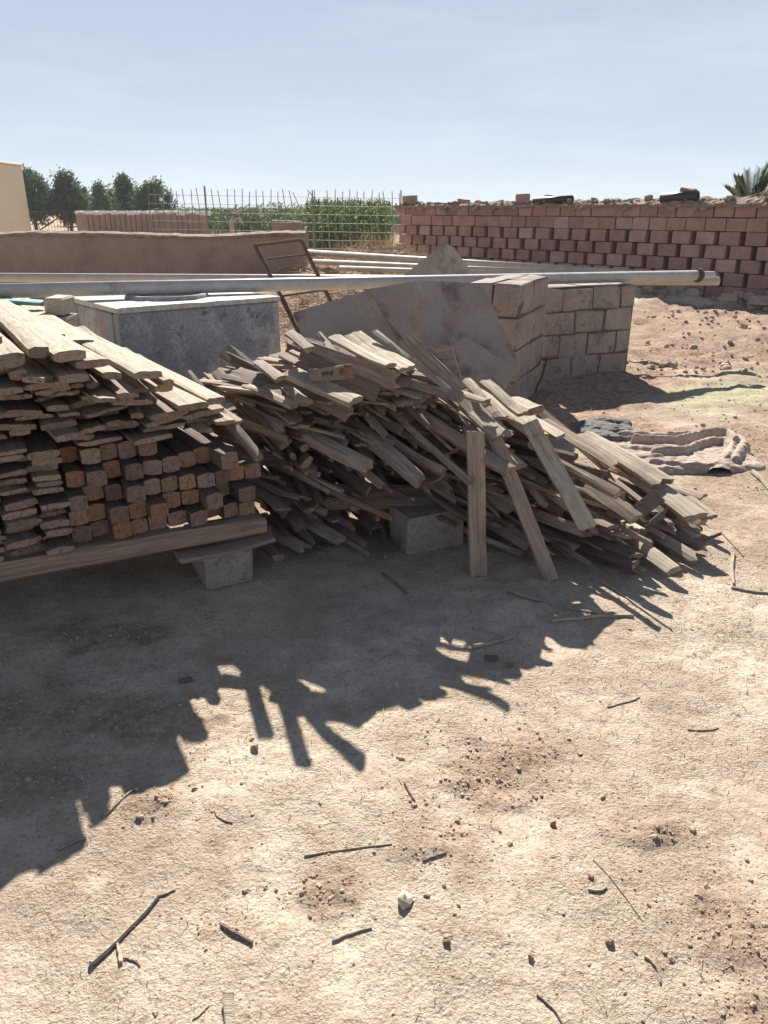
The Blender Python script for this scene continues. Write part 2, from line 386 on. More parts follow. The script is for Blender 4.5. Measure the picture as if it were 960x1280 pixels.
# scattered crumbs (pebbles, straw) that nobody could count
def tone_attr(o, tones):
    """one tone per face, kept as a face attribute"""
    a = o.data.attributes.new('tone', 'FLOAT', 'FACE'); a.data.foreach_set('value', np.asarray(tones, np.float32))
g = random.Random(11)
def lump(mb, c, r, g, flat=.7):
    vs = []; n1, n2 = 6, 4
    ox = g.uniform(0, 6)
    for i in range(1, n2):
        th = math.pi * i / n2
        for k in range(n1):
            ph = 2 * math.pi * k / n1 + ox; rr = r * g.uniform(.58, 1.3)
            vs.append((c[0] + rr * math.sin(th) * math.cos(ph), c[1] + rr * math.sin(th) * math.sin(ph), c[2] + rr * flat * math.cos(th)))
    vs.append((c[0], c[1], c[2] + r * flat * g.uniform(.8, 1.1))); vs.append((c[0], c[1], c[2] - r * flat))
    fs = []
    for i in range(n2 - 2):
        for k in range(n1): fs.append((i * n1 + k, (i + 1) * n1 + k, (i + 1) * n1 + (k + 1) % n1, i * n1 + (k + 1) % n1))
    t, b = len(vs) - 2, len(vs) - 1
    for k in range(n1):
        fs.append((t, k, (k + 1) % n1)); fs.append((b, (n2 - 2) * n1 + (k + 1) % n1, (n2 - 2) * n1 + k))
    mb.add(vs, fs)
mb = MB()
for (u, v, a, b) in CLODS:
    p = gnd(u, v)
    for i in range(int(15000 * a * b) + 30):
        k_ = g.choice([.45, .8, 1.3]); x, y = p.x + g.gauss(0, a * k_), p.y + g.gauss(0, b * k_); r = min(.009, .0011 + g.expovariate(1 / .0015)) * (1.6 if g.random() < .02 else 1)
        lump(mb, (x, y, hz(x, y) + r * .12), r, g)
for i in range(700):
    y = .75 + 3.6 * g.random() ** 1.5; x = g.uniform(-.62, .75) * y * 1.0; r = min(.009, .0010 + g.expovariate(1 / .0011))
    lump(mb, (x, y, hz(x, y) + r * .12), r, g)
M_CLOD = rough_stone('earth_clods', [(.32, .225, .16), (.45, .34, .25), (.56, .44, .33)], 30, .5, .004, rand=False)
o = mb.build('pebbles', M_CLOD); tag(o, 'small earth crumbs and pebbles strewn over the yard', None, None, 'stuff')
mb = MB(); tones = []
def sliver(mb, p, L, w, yaw, pitch=0.0, lift=.002, g=g, th=.4):
    d = Vector((math.cos(yaw) * math.cos(pitch), math.sin(yaw) * math.cos(pitch), math.sin(pitch)))
    a = Vector((-math.sin(yaw), math.cos(yaw), 0)) * w / 2; n = Vector((0, 0, w * th))
    bend = Vector((g.uniform(-.12, .12) * L, g.uniform(-.12, .12) * L, 0)); p = Vector(p) + Vector((0, 0, lift))
    vs = []
    for k in (0, .5, 1):
        q = p + d * L * (k - .5) + bend * (1 - 4 * (k - .5) ** 2); s_ = 1 if k == .5 else .55
        vs += [q - a * s_, q + n * s_, q + a * s_]
    mb.add(vs, [(0, 1, 4, 3), (1, 2, 5, 4), (3, 4, 7, 6), (4, 5, 8, 7)]); return 4
for i in range(12000):
    k = g.random()
    if k < .45: y = .75 + 3.4 * g.random() ** 1.3; x = g.uniform(-.62, .75) * y
    elif k < .8: y = g.uniform(2.3, 6.8); x = g.uniform(.42, .85 if y < 4.6 else .62) * y
    else: y = g.uniform(1.7, 3.3); x = g.uniform(-1.6, 2.0)
    L = min(.09, .005 + g.expovariate(1 / .011)) * min(1.0, .25 + .3 * y); w = g.uniform(.0010, .0034) * min(1.0, .4 + .22 * y)
    n = sliver(mb, (x, y, hz(x, y)), L, w, g.uniform(0, 6.28), g.gauss(0, .10), .003)
    t = min(1, max(0, g.gauss(.62, .36))); tones += [t] * n
o = mb.build('straw_litter', M_STRAW); tone_attr(o, tones); tag(o, 'bits of straw and bark scattered over the dry ground', None, None, 'stuff')

# ------------------------------------------------------------------ timber
def plank_mesh(name, L, w, t, g, rag=.012, taper=1.0, warp=.006, mats=None, rough=.0025, rag_b=None, chf=.16):
    """plank with its front end at x=0 and its body along -x; splintered ends, slightly warped"""
    nc = 3 if w < .035 else (4 if w < .075 else 6)
    nl = max(4, min(10, int(L / .15)))
    rag_b = rag if rag_b is None else rag_b
    ch = min(t, w) * chf
    js = [i / (nc - 1) for i in range(nc)]
    fr = [g.uniform(0, 1) for _ in js]; bk = [g.uniform(0, 1) for _ in js]
    wa, wb, wc = g.uniform(-warp, warp), g.uniform(-warp, warp), g.uniform(-.5, .5) * warp
    skew = g.uniform(-.35, .35) * w
    vs = []; fs = []; mi = []
    npr = 2 * nc
    for i in range(nl + 1):
        k = i / nl; tw = 1 - (1 - taper) * (1 - k) ** 2
        for side in (1, -1):
            for jj in range(nc):
                j = jj if side > 0 else nc - 1 - jj
                y = (js[j] - .5) * w * tw
                x = -L * k
                if i == 0: x += -rag * fr[j] + skew * (js[j] - .5) * min(1, rag * 60)
                if i == nl: x += rag_b * bk[j]
                edge = j in (0, nc - 1)
                z = side * (t / 2 - (ch if edge else 0)) * (1 if k > .02 else .94)
                z += wa * math.sin(math.pi * k) * 2 + wb * (js[j] - .5) * (2 * k - 1) * 1.5 + wc * math.sin(7 * k)
                y += wc * math.sin(math.pi * k * 1.5)
                vs.append((x + g.uniform(-rough, rough), y + g.uniform(-rough, rough), z + g.uniform(-rough, rough) * .6))
    for i in range(nl):
        for k in range(npr):
            k2 = (k + 1) % npr; fs.append((i * npr + k, i * npr + k2, (i + 1) * npr + k2, (i + 1) * npr + k)); mi.append(0)
    for i, fl in ((0, False), (nl, True)):
        for j in range(nc - 1):
            q = (i * npr + j, i * npr + npr - 1 - j, i * npr + npr - 2 - j, i * npr + j + 1)
            fs.append(q[::-1] if fl else q); mi.append(1)
    m = bpy.data.meshes.new(name); m.from_pydata(vs, [], fs)
    for x in mats or (W_GREY, W_GREY_END): m.materials.append(x)
    m.polygons.foreach_set('material_index', mi); m.update(); return m
def place(name, mesh, tip, d, up=Vector((0, 0, 1)), roll=0.0):
    """puts a plank with its front end at tip, pointing along d (from back to front)"""
    x = Vector(d).normalized(); up = Vector(up)
    y = up.cross(x).normalized(); z = x.cross(y)
    M = Matrix((x, y, z)).transposed().to_4x4() @ Matrix.Rotation(roll, 4, 'X')
    o = bpy.data.objects.new(name, mesh); C.objects.link(o); o.matrix_world = Matrix.Translation(Vector(tip)) @ M
    return o
ORD = ['zeroth', 'first', 'second', 'third', 'fourth', 'fifth', 'sixth', 'seventh', 'eighth', 'ninth', 'tenth', 'eleventh', 'twelfth', 'thirteenth', 'fourteenth', 'fifteenth', 'sixteenth', 'seventeenth', 'eighteenth', 'nineteenth', 'twentieth', 'twenty-first', 'twenty-second', 'twenty-third', 'twenty-fourth', 'twenty-fifth', 'twenty-sixth', 'twenty-seventh', 'twenty-eighth']

FA = R(27); FD = Vector((math.cos(FA), math.sin(FA), 0)); F0 = Vector((-.816, 2.934, 0)); FN = Vector((math.sin(FA), -math.cos(FA), 0))
DL = Vector((math.sin(R(31)), -math.cos(R(31)), 0))       # planks run along this, back to front
def fpos(s, z, out=0.0): return F0 + FD * s + DL * out + Vector((0, 0, z))
def face(u, v):
    r = ray(u, v); n = FN; t = (F0 - Vector((0, 0, H))).dot(n) / r.dot(n); p = Vector((0, 0, H)) + r * t
    return (p - F0).dot(FD), p.z
g = random.Random(21)
def jdir(g, yaw=1.5, pitch=.8, base=DL, p0=0.0):
    a = R(g.gauss(0, yaw)); p = R(p0 + g.gauss(0, pitch))
    d = Vector((base.x * math.cos(a) - base.y * math.sin(a), base.x * math.sin(a) + base.y * math.cos(a), 0))
    return Vector((d.x * math.cos(p), d.y * math.cos(p), -math.sin(p)))

# base beam, flat board and the two supporting blocks
m = plank_mesh('base_beam', 1.9, .075, .078, g, .01, warp=.002, mats=(wood('base_beam_wood', [(.36, .265, .20), (.36, .265, .20)]), W_BEAM_END))
o = place('base_beam', m, fpos(.33, .234, .0), FD); tag(o, 'long brownish base beam lying crosswise under the ends of the stacked timber', 'beam')
def block(name, c, size, rz, label, mat=M_BLOCK, seed=1, group=None, hollow=False):
    gg = random.Random(seed); mb = MB(); rot = Matrix.Rotation(rz, 3, 'Z')
    mb.box((0, 0, size[2] / 2), size, None, .012, .005, 0, gg)
    if hollow:
        for sx in (-.25, .25):
            mb.box((sx * size[0], 0, size[2] + .002), (size[0] * .3, size[1] * .5, .006), None, 0, 0, 1)
    o = mb.build(name, [mat, M_DARKHOLE]); o.location = c; o.rotation_euler = (0, 0, rz); return tag(o, label, 'block', group)
M_DARKHOLE = rough_stone('dark_recess', [(.06, .05, .045), (.09, .075, .065)], 8, .3, .01)
block('concrete_block', fpos(.155, 0, .02) + DL * -.14, (.205, .40, .168), FA, 'squarish concrete block holding up the end of the base beam', seed=4)
m = plank_mesh('flat_board', .44, .16, .026, g, .02, mats=(W_GREY, W_GREY_END))
place('flat_board', m, fpos(.365, .182, .0) + Vector((.01, 0, 0)), FD + Vector((0, 0, .03)))
tag(bpy.data.objects['flat_board'], 'short grey board lying flat between the concrete block and the base beam', 'board')
block('concrete_block', fpos(-1.25, 0, -.2), (.205, .40, .19), FA, 'concrete block under the far end of the base beam, mostly out of view', seed=6)

# square beams in rows
BR = []
colw = .0765
rows = [(-.435, 11), (-.44, 11), (-.44, 11), (-.43, 9), (-.43, 5)]
zb = .276
for ri, (s0, n) in enumerate(rows):
    s = s0 + g.uniform(-.006, .006)
    for k in range(n):
        w = colw * g.uniform(.84, 1.0); h = .072 * g.uniform(.9, 1.04)
        zz = zb + ri * .0765 + .036 + g.uniform(-.003, .003)
        if s + w > .36: break
        out = g.gauss(-.01, .03) - (.08 * g.random() if ri == 3 else 0) - (.05 if ri == 4 else 0)
        mm = plank_mesh('square_beam', g.uniform(1.1, 1.7), w * .97, h, g, .003, warp=.002, rough=.002, mats=(W_BEAM, W_BEAM_END), chf=.08)
        d = jdir(g, 1.0, .35)
        o = place('square_beam', mm, fpos(s + w / 2, zz, out), d, roll=R(g.gauss(0, 2.5)))
        tag(o, 'square beam end, %s from the left in the %s row up from the base beam' % (ORD[k + 1], ORD[ri + 1]), 'beam', 'square beams stacked on the base beam')
        s += w + g.uniform(.001, .004)

# thin planks stacked left of the beams, in columns
COLS = [(-.545, .105), (-.665, .115), (-.795, .125), (-.93, .13), (-1.07, .13)]
CN = ['column touching the square beams', 'second column left of the square beams', 'third column left of the square beams', 'fourth column left of the square beams', 'outermost column left of the square beams']
for ci, (s0, w0) in enumerate(COLS):
    z = .275; li = 0
    while z < .66 + .02 * ci:
        t = g.choice([.015, .018, .022, .026, .031]); w = w0 * g.uniform(.84, 1.04); li += 1
        mm = plank_mesh('plank', g.uniform(1.1, 1.8), w, t, g, .014 * g.random() + .004, warp=.006, mats=(W_GREY if g.random() < .65 else W_DARK, W_GREY_END))
        o = place('plank', mm, fpos(s0 + w0 / 2 + g.uniform(-.012, .012), z + t / 2, g.gauss(.0, .028)), jdir(g, 2, .6), roll=R(g.gauss(0, 2)))
        tag(o, 'thin plank end, %s layer up in the plank %s' % (ORD[li], CN[ci]), 'plank', 'thin planks stacked beside the square beams')
        z += t + g.uniform(.002, .006)

# ragged layers above the beams
def ztop(s):
    P = [(-1.2, 1.10), (-.75, 1.04), (-.57, 1.0), (-.33, .93), (-.16, .875), (0, .82), (.2, .735), (.36, .66)]
    for (a, za), (b, zb_) in zip(P, P[1:]):
        if s <= b: return za + (zb_ - za) * max(0, (s - a) / (b - a))
    return P[-1][1]
z = .672; li = 0
ROWW = ['lowest', 'second', 'third', 'fourth', 'fifth', 'sixth', 'seventh', 'eighth', 'ninth', 'tenth', 'eleventh', 'twelfth', 'thirteenth']
while z < 1.0 and li < 13:
    s = .30; k = 0; t0 = g.choice([.018, .022, .027])
    while s > -1.15:
        w = g.choice([.045, .07, .09, .12, .15, .17]); s -= w + g.uniform(.002, .02)
        zz = z + g.uniform(-.006, .006)
        if s < -.40 - .0 and z < .70: continue
        if zz + t0 > ztop(s + w / 2): continue
        if g.random() < .07: continue
        k += 1
        t = t0 * g.uniform(.75, 1.05)
        mm = plank_mesh('plank', g.uniform(1.0, 1.9), w, t, g, .03 * g.random() + .005, warp=.010, mats=(W_GREY if g.random() < .7 else (W_DARK if g.random() < .8 else W_RED), W_GREY_END))
        o = place('plank', mm, fpos(s + w / 2, zz + t / 2, g.gauss(.01, .07)), jdir(g, 3, .8), roll=R(g.gauss(0, 3)))
        tag(o, 'weathered plank end, %s from the right in the %s ragged layer above the square beams' % (ORD[k], ROWW[li]), 'plank', 'ragged plank layers above the square beams')
    z += t0 + .005; li += 1

# sun-lit top planks: (left u, right u, v of the end's top edge, thickness, how far the end juts out, length, pitch, label)
TOPS = [
 (257, 283, 497, .028, .05, 2.6, -.4, 'long pale top plank lying along the edge nearest the concrete tank'),
 (225, 262, 504, .028, .08, 2.3, -.4, 'long pale plank tucked under the edge of the top plank nearest the tank'),
 (167, 204, 464, .030, .06, 2.7, -.2, 'wide pale top plank with a thick end resting on two short ends'),
 (204, 218, 474, .030, .03, 1.6, 0, 'narrow plank end just under the wide thick ended top plank'),
 (194, 217, 481, .030, .01, 1.5, 0, 'second plank end under the wide thick ended top plank'),
 (66, 108, 438, .040, .06, 2.4, .0, 'broad split pale top plank with a jagged underside near the middle of the stack top'),
 (36, 63, 434, .042, .06, 2.4, .0, 'pale top plank with a broken notched end beside the broad split plank'),
 (95, 136, 450, .030, .06, 1.4, 0, 'short clean cut plank end poking out below the broad split top plank'),
 (128, 152, 465, .030, .02, 1.3, 0, 'small pale plank end beneath the short clean cut plank'),
 (73, 112, 468, .030, .10, 1.4, 0, 'pale plank with a square cut end jutting out under the top planks'),
 (116, 148, 494, .026, .09, 1.2, 0, 'lit plank end lying beside its twin above the ragged bark'),
 (148, 167, 493, .026, .09, 1.2, 0, 'narrow lit plank end beside its wider twin above the ragged bark'),
 (-12, 31, 442, .050, .12, 1.6, 0, 'thick pale plank end at the photograph edge below the top planks'),
 (12, 33, 463, .034, .10, 1.3, 0, 'short brown plank end below the thick pale plank'),
 (38, 66, 470, .040, .06, 1.2, 0, 'tilted grey plank on edge below the top planks'),
 (-40, 2, 420, .035, .02, 2.4, .2, 'pale top plank at the extreme outer edge of the stack'),
]
for (u0, u1, v, t, out, L, p, lab) in TOPS:
    # the end stands in front of the face by 'out': find its place on that plane
    def on(u, v):
        r = ray(u, v); q = F0 + DL * out; k = (q - Vector((0, 0, H))).dot(FN) / r.dot(FN); return Vector((0, 0, H)) + r * k
    a, b = on(u0, v), on(u1, v); w = (b - a).length * math.cos(R(4)); mid = (a + b) / 2; mid.z -= t / 2
    mm = plank_mesh('plank', L, w, t, g, .012 if 'broken' not in lab else .06, warp=.004, mats=(W_PALE, W_GREY_END), rough=.002)
    o = place('plank', mm, mid, jdir(g, .5, .1, DL, p - 1.2)); tag(o, lab, 'plank', 'pale sunlit planks on top of the stack')
# upper-left planks further back on the stack
for i, (u, v, Y, w, L, lab) in enumerate([(60, 408, 3.6, .15, 2.6, 'long pale plank in the middle of the stack top running back beside the tank'),
        (20, 402, 3.7, .15, 2.6, 'long pale plank near the outer side of the stack top, running back'),
        (100, 415, 3.65, .13, 2.4, 'long pale plank running back on the tank side of the stack top')]):
    mm = plank_mesh('plank', L, w, .03, g, .02, warp=.004, mats=(W_PALE, W_GREY_END), rough=.002)
    o = place('plank', mm, at(u, v + 14, Y), jdir(g, .8, .1, DL, -.6)); tag(o, lab, 'plank', 'pale sunlit planks on top of the stack')

# ------------------------------------------------------------------ heap of broken boards
def board(u0, v0, Y0, u1, v1, Y1, w, t, roll, lab, mats=(W_PALE, W_GREY_END), rag=.02, taper=1.0, name='board', group='boards thrown on the heap', ext=0.0):
    b, f = at(u0, v0, Y0), at(u1, v1, Y1); d = f - b; L = d.length + ext
    mm = plank_mesh(name, L, w, t, g, rag, taper, .006, mats, .0025)
    o = place(name, mm, f, d, roll=R(roll)); tag(o, lab, 'board', group); return o
DK = (W_DARK, W_GREY_END); GR = (W_GREY, W_GREY_END)
B = [
 (360, 416, 3.72, 388, 437, 3.22, .045, .022, 15, 'short stick of board with a bright tip poking up before the gap beside the tank', (W_GREY, W_GREY_END)),
 (322, 452, 3.70, 352, 474, 3.18, .05, .02, 12, 'grey board tip standing out over the joint of stack and heap', (W_GREY, W_GREY_END)),
 (416, 421, 3.75, 490, 458, 3.35, .06, .022, 5, 'narrow pale sunlit board, leftmost of the three lit boards crowning the heap'),
 (440, 418, 3.80, 512, 462, 3.38, .10, .02, 8, 'wide cracked pale sunlit board in the centre of the heap crown'),
 (466, 413, 3.75, 563, 488, 3.32, .028, .014, 30, 'thin pale slat lying along the edge of the wide cracked board'),
 (384, 438, 3.42, 497, 478, 3.36, .085, .022, 72, 'grey board standing on edge under the three lit boards', GR),
 (371, 447, 3.40, 475, 494, 3.32, .075, .022, 68, 'grey board on edge just below the upper one standing on edge', GR),
 (362, 465, 3.40, 447, 503, 3.14, .10, .03, 6, 'rough pale wide board with flaking surface beside the stamped board'),
 (345, 470, 3.55, 440, 520, 3.25, .07, .025, 45, 'brown board slanting down beneath the rough flaking board', GR),
 (306, 483, 3.50, 370, 508, 3.22, .045, .025, 8, 'pale short board lying at the joint of plank stack and heap'),
 (330, 483, 3.50, 352, 496, 3.35, .07, .02, 12, 'small white chipped board crossing the joint of stack and heap'),
 (352, 483, 3.45, 385, 505, 3.25, .05, .022, 10, 'small lit board beside the white chipped board'),
 (262, 482, 3.75, 320, 507, 3.42, .028, .016, 20, 'thin lit slat behind the last top plank, against the tank'),
 (506, 422, 3.72, 577, 492, 3.36, .07, .02, 55, 'grey board tilted on edge behind the long thin slat', GR),
 (493, 473, 3.45, 577, 499, 3.22, .042, .03, 65, 'long grey board lying level across the heap under the slat', GR),
 (604, 476, 3.75, 655, 518, 3.42, .055, .02, 12, 'pale board pointing up above the block pillar foot'),
 (582, 474, 3.65, 610, 508, 3.40, .04, .018, 20, 'short pale stake end in front of the upright board'),
 (581, 506, 3.50, 626, 546, 3.22, .075, .022, 14, 'lit grey board tip resting over the upper half of the vertical board'),
 (600, 495, 3.60, 628, 524, 3.38, .06, .022, 10, 'short lit board end just right of the stake'),
 (560, 490, 3.5, 612, 502, 3.38, .05, .02, 10, 'flat splintered lit board at the foot of the upright board'),
 (604, 520, 3.4, 632, 549, 3.28, .10, .012, 10, 'triangular pale sunlit chip of board on the heap shoulder'),
 (637, 520, 3.55, 678, 548, 3.30, .065, .03, 15, 'pale split board on the shoulder over the slanted lit plank'),
 (672, 528, 3.65, 703, 547, 3.42, .06, .02, 8, 'white short board on the right shoulder of the heap'),
 (640, 500, 3.75, 672, 514, 3.50, .10, .04, 4, 'short thick lit offcut with a drawn crack near the pillar foot'),
 (700, 540, 3.75, 782, 590, 3.35, .06, .012, 20, 'long fibrous split board fanning toward the folded sacks', GR, .10),
 (716, 548, 3.7, 775, 598, 3.4, .05, .012, 30, 'second fibrous split board under the fanning one', GR, .10),
 (777, 573, 3.85, 832, 606, 3.55, .11, .03, 12, 'wide pale board with frayed end near the folded sacks', (W_PALE, W_GREY_END), .05),
 (815, 608, 3.62, 872, 648, 3.30, .11, .035, 8, 'wide pale plank end at the right foot of the heap', (W_PALE, W_GREY_END), .02),
 (836, 608, 3.75, 880, 622, 3.62, .06, .02, 10, 'thin grey board lying flat behind the wide pale plank end', GR),
 (860, 622, 3.66, 892, 647, 3.45, .04, .025, 20, 'small pale board at the outermost right tip of the heap'),
 (722, 592, 3.38, 775, 619, 3.12, .05, .03, 60, 'board with a bright top edge below the long slanted lit plank', GR),
 (748, 618, 3.32, 797, 650, 3.06, .065, .022, 35, 'bluish grey board face pointing down at the right foot', DK),
 (806, 652, 3.48, 882, 684, 3.22, .05, .03, 40, 'long grey bottom board pointing to the outer right tip', GR),
 (828, 674, 3.28, 875, 702, 3.08, .055, .03, 30, 'yellowish bottom board split lengthwise at the right foot', (W_PALE, W_GREY_END), .05),
 (795, 680, 3.22, 843, 714, 2.97, .065, .032, 30, 'foremost lit bottom board at the right foot of the heap', (W_PALE, W_GREY_END)),
 (745, 676, 3.25, 797, 697, 3.05, .055, .03, 20, 'upper of two dark round edged boards at the front right foot', DK),
 (748, 690, 3.18, 796, 706, 3.02, .055, .03, 20, 'lower of two dark round edged boards at the front right foot', DK),
 (834, 646, 3.50, 872, 671, 3.28, .05, .022, 20, 'short lit board poking out below the wide pale plank end'),
 (610, 650, 3.35, 662, 682, 3.10, .06, .022, 40, 'grey board end between the two propped boards', GR),
 (664, 640, 3.35, 728, 664, 3.12, .05, .022, 60, 'level grey board behind the tips of the slanted lit plank', GR),
 (378, 540, 3.42, 463, 584, 3.12, .075, .045, 15, 'round edged pale log slab in the middle of the heap', (W_PALE, W_GREY_END), .03),
 (466, 552, 3.42, 528, 604, 3.10, .07, .04, 20, 'pale slab with lit tip right of the round edged log slab', (W_PALE, W_GREY_END), .03),
 (372, 530, 3.4, 432, 547, 3.2, .02, .012, 20, 'thin lit lath above the round edged log slab'),
 (278, 520, 3.25, 326, 575, 3.02, .05, .04, 25, 'grey pole tip with lit edge leaning over the square beams', GR, .02, .8),
 (388, 655, 3.35, 427, 676, 3.14, .06, .025, 10, 'lit short board end low at the front of the heap'),
 (345, 668, 3.35, 385, 688, 3.16, .06, .02, 10, 'yellowish lit splinter board lowest by the concrete block', (W_PALE, W_GREY_END), .05),
 (415, 612, 3.35, 490, 648, 3.08, .022, .018, 10, 'thin reddish lath slanting over the dark board ends', (W_RED, W_GREY_END)),
 (540, 560, 3.3, 590, 605, 3.08, .03, .014, 40, 'thin lath with lit edge crossing toward the vertical board', GR),
 (560, 540, 3.35, 640, 590, 3.06, .06, .03, 30, 'board tip with lit edge ending over the propped leaning board', GR),
 (720, 640, 3.3, 770, 660, 3.1, .05, .02, 20, 'dark low board right of the slanted lit plank tip', DK),
 (782, 650, 3.3, 800, 664, 3.15, .05, .02, 0, 'small pale chip among the dark boards at the right foot'),
]
for b in B:
    args = list(b[:10]); kw = {}
    if len(b) > 10: kw['mats'] = b[10]
    if len(b) > 11: kw['rag'] = b[11]
    if len(b) > 12: kw['taper'] = b[12]
    board(*args, ext=.35 if b[1] > 500 else 0, **kw)
# the board with stamped characters: its face turned to the front
sb = board(388, 470, 3.30, 437, 464, 3.12, .055, .02, 84, 'brown board on edge stamped with dark characters, its tip orange', GR, .003)
def plate(name, pts, thick, mat, parent=None, origin=None, mats=None):
    """solid plate from a polygon of 3D points, given a thickness along its normal"""
    P = [Vector(p) for p in pts]; nrm = Vector((0, 0, 0))
    for i in range(len(P)): nrm += (P[i] - P[0]).cross(P[(i + 1) % len(P)] - P[0])
    nrm.normalize()
    if nrm.y > 0: nrm = -nrm; P = P[::-1]
    n = len(P); vs = P + [p - nrm * thick for p in P]
    fs = [tuple(range(n)), tuple(range(2 * n - 1, n - 1, -1))] + [(i + n, (i + 1) % n + n, (i + 1) % n, i) for i in range(n)]
    mb = MB(); mb.add(vs, fs); o = origin if origin is not None else sum(P, Vector()) / n
    return mb.build(name, mat, parent, o)
# propped boards
PR = [(598, 722, 3.02, 594, 562, 3.17, .075, .022, 'grey board propped nearly upright against the front of the heap', GR),
      (690, 728, 2.98, 622, 556, 3.25, .062, .03, 'brown board leaning in from the ground, right of the upright one', GR),
      (736, 662, 3.02, 672, 546, 3.32, .078, .022, 'long lit plank slanting down the front, rightmost of the propped boards', (W_PALE, W_GREY_END))]
for (u0, v0, Y0, u1, v1, Y1, w, t, lab, mt) in PR:
    f, b = at(u0, v0, Y0), at(u1, v1, Y1); d = f - b
    mm = plank_mesh('propped_board', d.length + .08, w, t, g, .012, 1.0, .004, mt, .002)
    o = place('propped_board', mm, f, d, up=Vector((.15, -1, .25))); tag(o, lab, 'board', 'boards propped against the heap')
# the upright board seen flat behind the slat and a few flat dark panels
def flatboard(pts, Ys, thick, mat, lab):
    o = plate('board', [at(u, v, y) for (u, v), y in zip(pts, Ys)], thick, mat); tag(o, lab, 'board', 'boards thrown on the heap')
flatboard([(533, 434), (565, 432), (577, 476), (560, 490), (545, 470)], [3.62, 3.60, 3.5, 3.48, 3.55], .018, W_GREY, 'grooved grey board standing upright at the crest of the heap')
flatboard([(794, 630), (818, 611), (832, 626), (800, 650)], [3.36, 3.45, 3.42, 3.3], .02, W_DARK, 'dark board face turned to the front beside the wide pale plank end')
flatboard([(826, 640), (832, 645), (800, 675), (792, 668)], [3.3, 3.3, 3.18, 3.2], .02, W_DARK, 'dark narrow board crossing the others at the right foot')

# everything else in the heap: board ends piled up behind its front
HP = [(-.52, .66), (-.40, .70), (-.22, .80), (-.05, .83), (.12, .81), (.30, .70), (.45, .60), (.60, .51), (.75, .41), (.95, .31), (1.15, .23), (1.35, .16), (1.55, .09), (1.72, .045)]
FY = [(-.6, 3.24), (-.2, 3.28), (.2, 3.26), (.45, 3.20), (.9, 3.16), (1.2, 3.14), (1.45, 3.32), (1.7, 3.62)]
def lerp(P, x):
    if x <= P[0][0]: return P[0][1]
    for (a, va), (b, vb) in zip(P, P[1:]):
        if x <= b: return va + (vb - va) * (x - a) / (b - a)
    return P[-1][1]
def region(x, z):
    k = z / max(.05, lerp(HP, x))
    lv = 'low' if k < .36 else ('halfway up' if k < .7 else 'high')
    if x < -.22: return 'board end %s in the heap just right of the square beams' % lv
    if x < .12: return 'board end %s in the heap between the square beams and the half hidden block' % lv
    if x < .42: return 'board end %s in the heap around the half hidden block' % lv
    if x < .72: return 'board end %s in the heap between the upright and leaning propped boards' % lv
    if x < 1.05: return 'board end %s in the heap around the slanted lit plank' % lv
    return 'board end %s in the thinning right foot of the heap' % lv
g = random.Random(33)
z = .03; nb = 0
while z < .92:
    x = -.56 + g.uniform(0, .05)
    while x < 1.68:
        step = g.uniform(.055, .105) if x < .5 else g.uniform(.07, .125)
        x += step
        zz = z + g.uniform(-.014, .014); top = lerp(HP, x)
        if zz > top - .01: continue
        if -.02 < x < .42 and zz < .27: 
            if not (x > .34 or x < .02): continue
        if zz < .12 and .3 < x < .62: continue
        w = g.choice([.02, .028, .036, .045, .055, .065, .085] if x < .5 else [.018, .025, .035, .045, .06]); t = g.choice([.008, .012, .016, .02, .026, .034])
        k = min(1, max(0, (x + .5) / 2.1))
        yaw = R(31 + 16 * k + g.gauss(0, 14)); pitch = R(8 + 8 * k + g.gauss(0, 7))
        if zz < .12: pitch *= .4
        d = Vector((math.sin(yaw) * math.cos(pitch), -math.cos(yaw) * math.cos(pitch), -math.sin(pitch)))
        L = g.uniform(.45, 1.0); L = min(L, max(.28, (top + .05 - zz) / max(.02, math.sin(pitch)))) 
        y = lerp(FY, x) + .32 * zz * (1 if x > .3 else .75) + g.gauss(0, .065) - (.10 * g.random() if g.random() < .25 else 0)
        r = g.random(); mt = GR if r < .45 else (DK if r < (.80 if x < .5 else .68) else (W_PALE, W_GREY_END))
        mm = plank_mesh('broken_board', L, w, t, g, g.choice([.006, .02, .045, .08]), g.choice([1, 1, .8, .6, .35]), .012, mt, .0035)
        o = place('broken_board', mm, (x, y, max(zz, t * .6)), d, roll=R(g.gauss(0, 24)))
        lab = region(x, zz); tag(o, lab, 'board', lab.replace('board end', 'board ends')); nb += 1
    z += .043
# a second, sparse layer lying over the heap's back so that its crown closes
for i in range(26):
    x = g.uniform(-.5, 1.45); top = lerp(HP, x); k = min(1, max(0, (x + .5) / 2.1))
    yaw = R(34 + 16 * k + g.gauss(0, 12)); pitch = R(5 + 8 * k + g.gauss(0, 5)); w = g.choice([.045, .06, .08]); t = g.choice([.014, .02, .026])
    d = Vector((math.sin(yaw) * math.cos(pitch), -math.cos(yaw) * math.cos(pitch), -math.sin(pitch)))
    L = g.uniform(.3, .6); mm = plank_mesh('broken_board', L, w, t, g, g.choice([.01, .03, .05]), g.choice([1, 1, .7]), .008, (W_PALE, W_GREY_END) if g.random() < .35 else GR, .003)
    o = place('broken_board', mm, (x + .05, lerp(FY, x) + .32 * top + g.uniform(.0, .15), top + .03 - L * math.sin(pitch)), d, roll=R(g.gauss(0, 10)))
    lab = 'loose board lying over the crown of the heap, ' + ('near the plank stack' if x < -.1 else ('before the leaning sheets' if x < .5 else 'on its falling right shoulder'))
    tag(o, lab, 'board', lab)
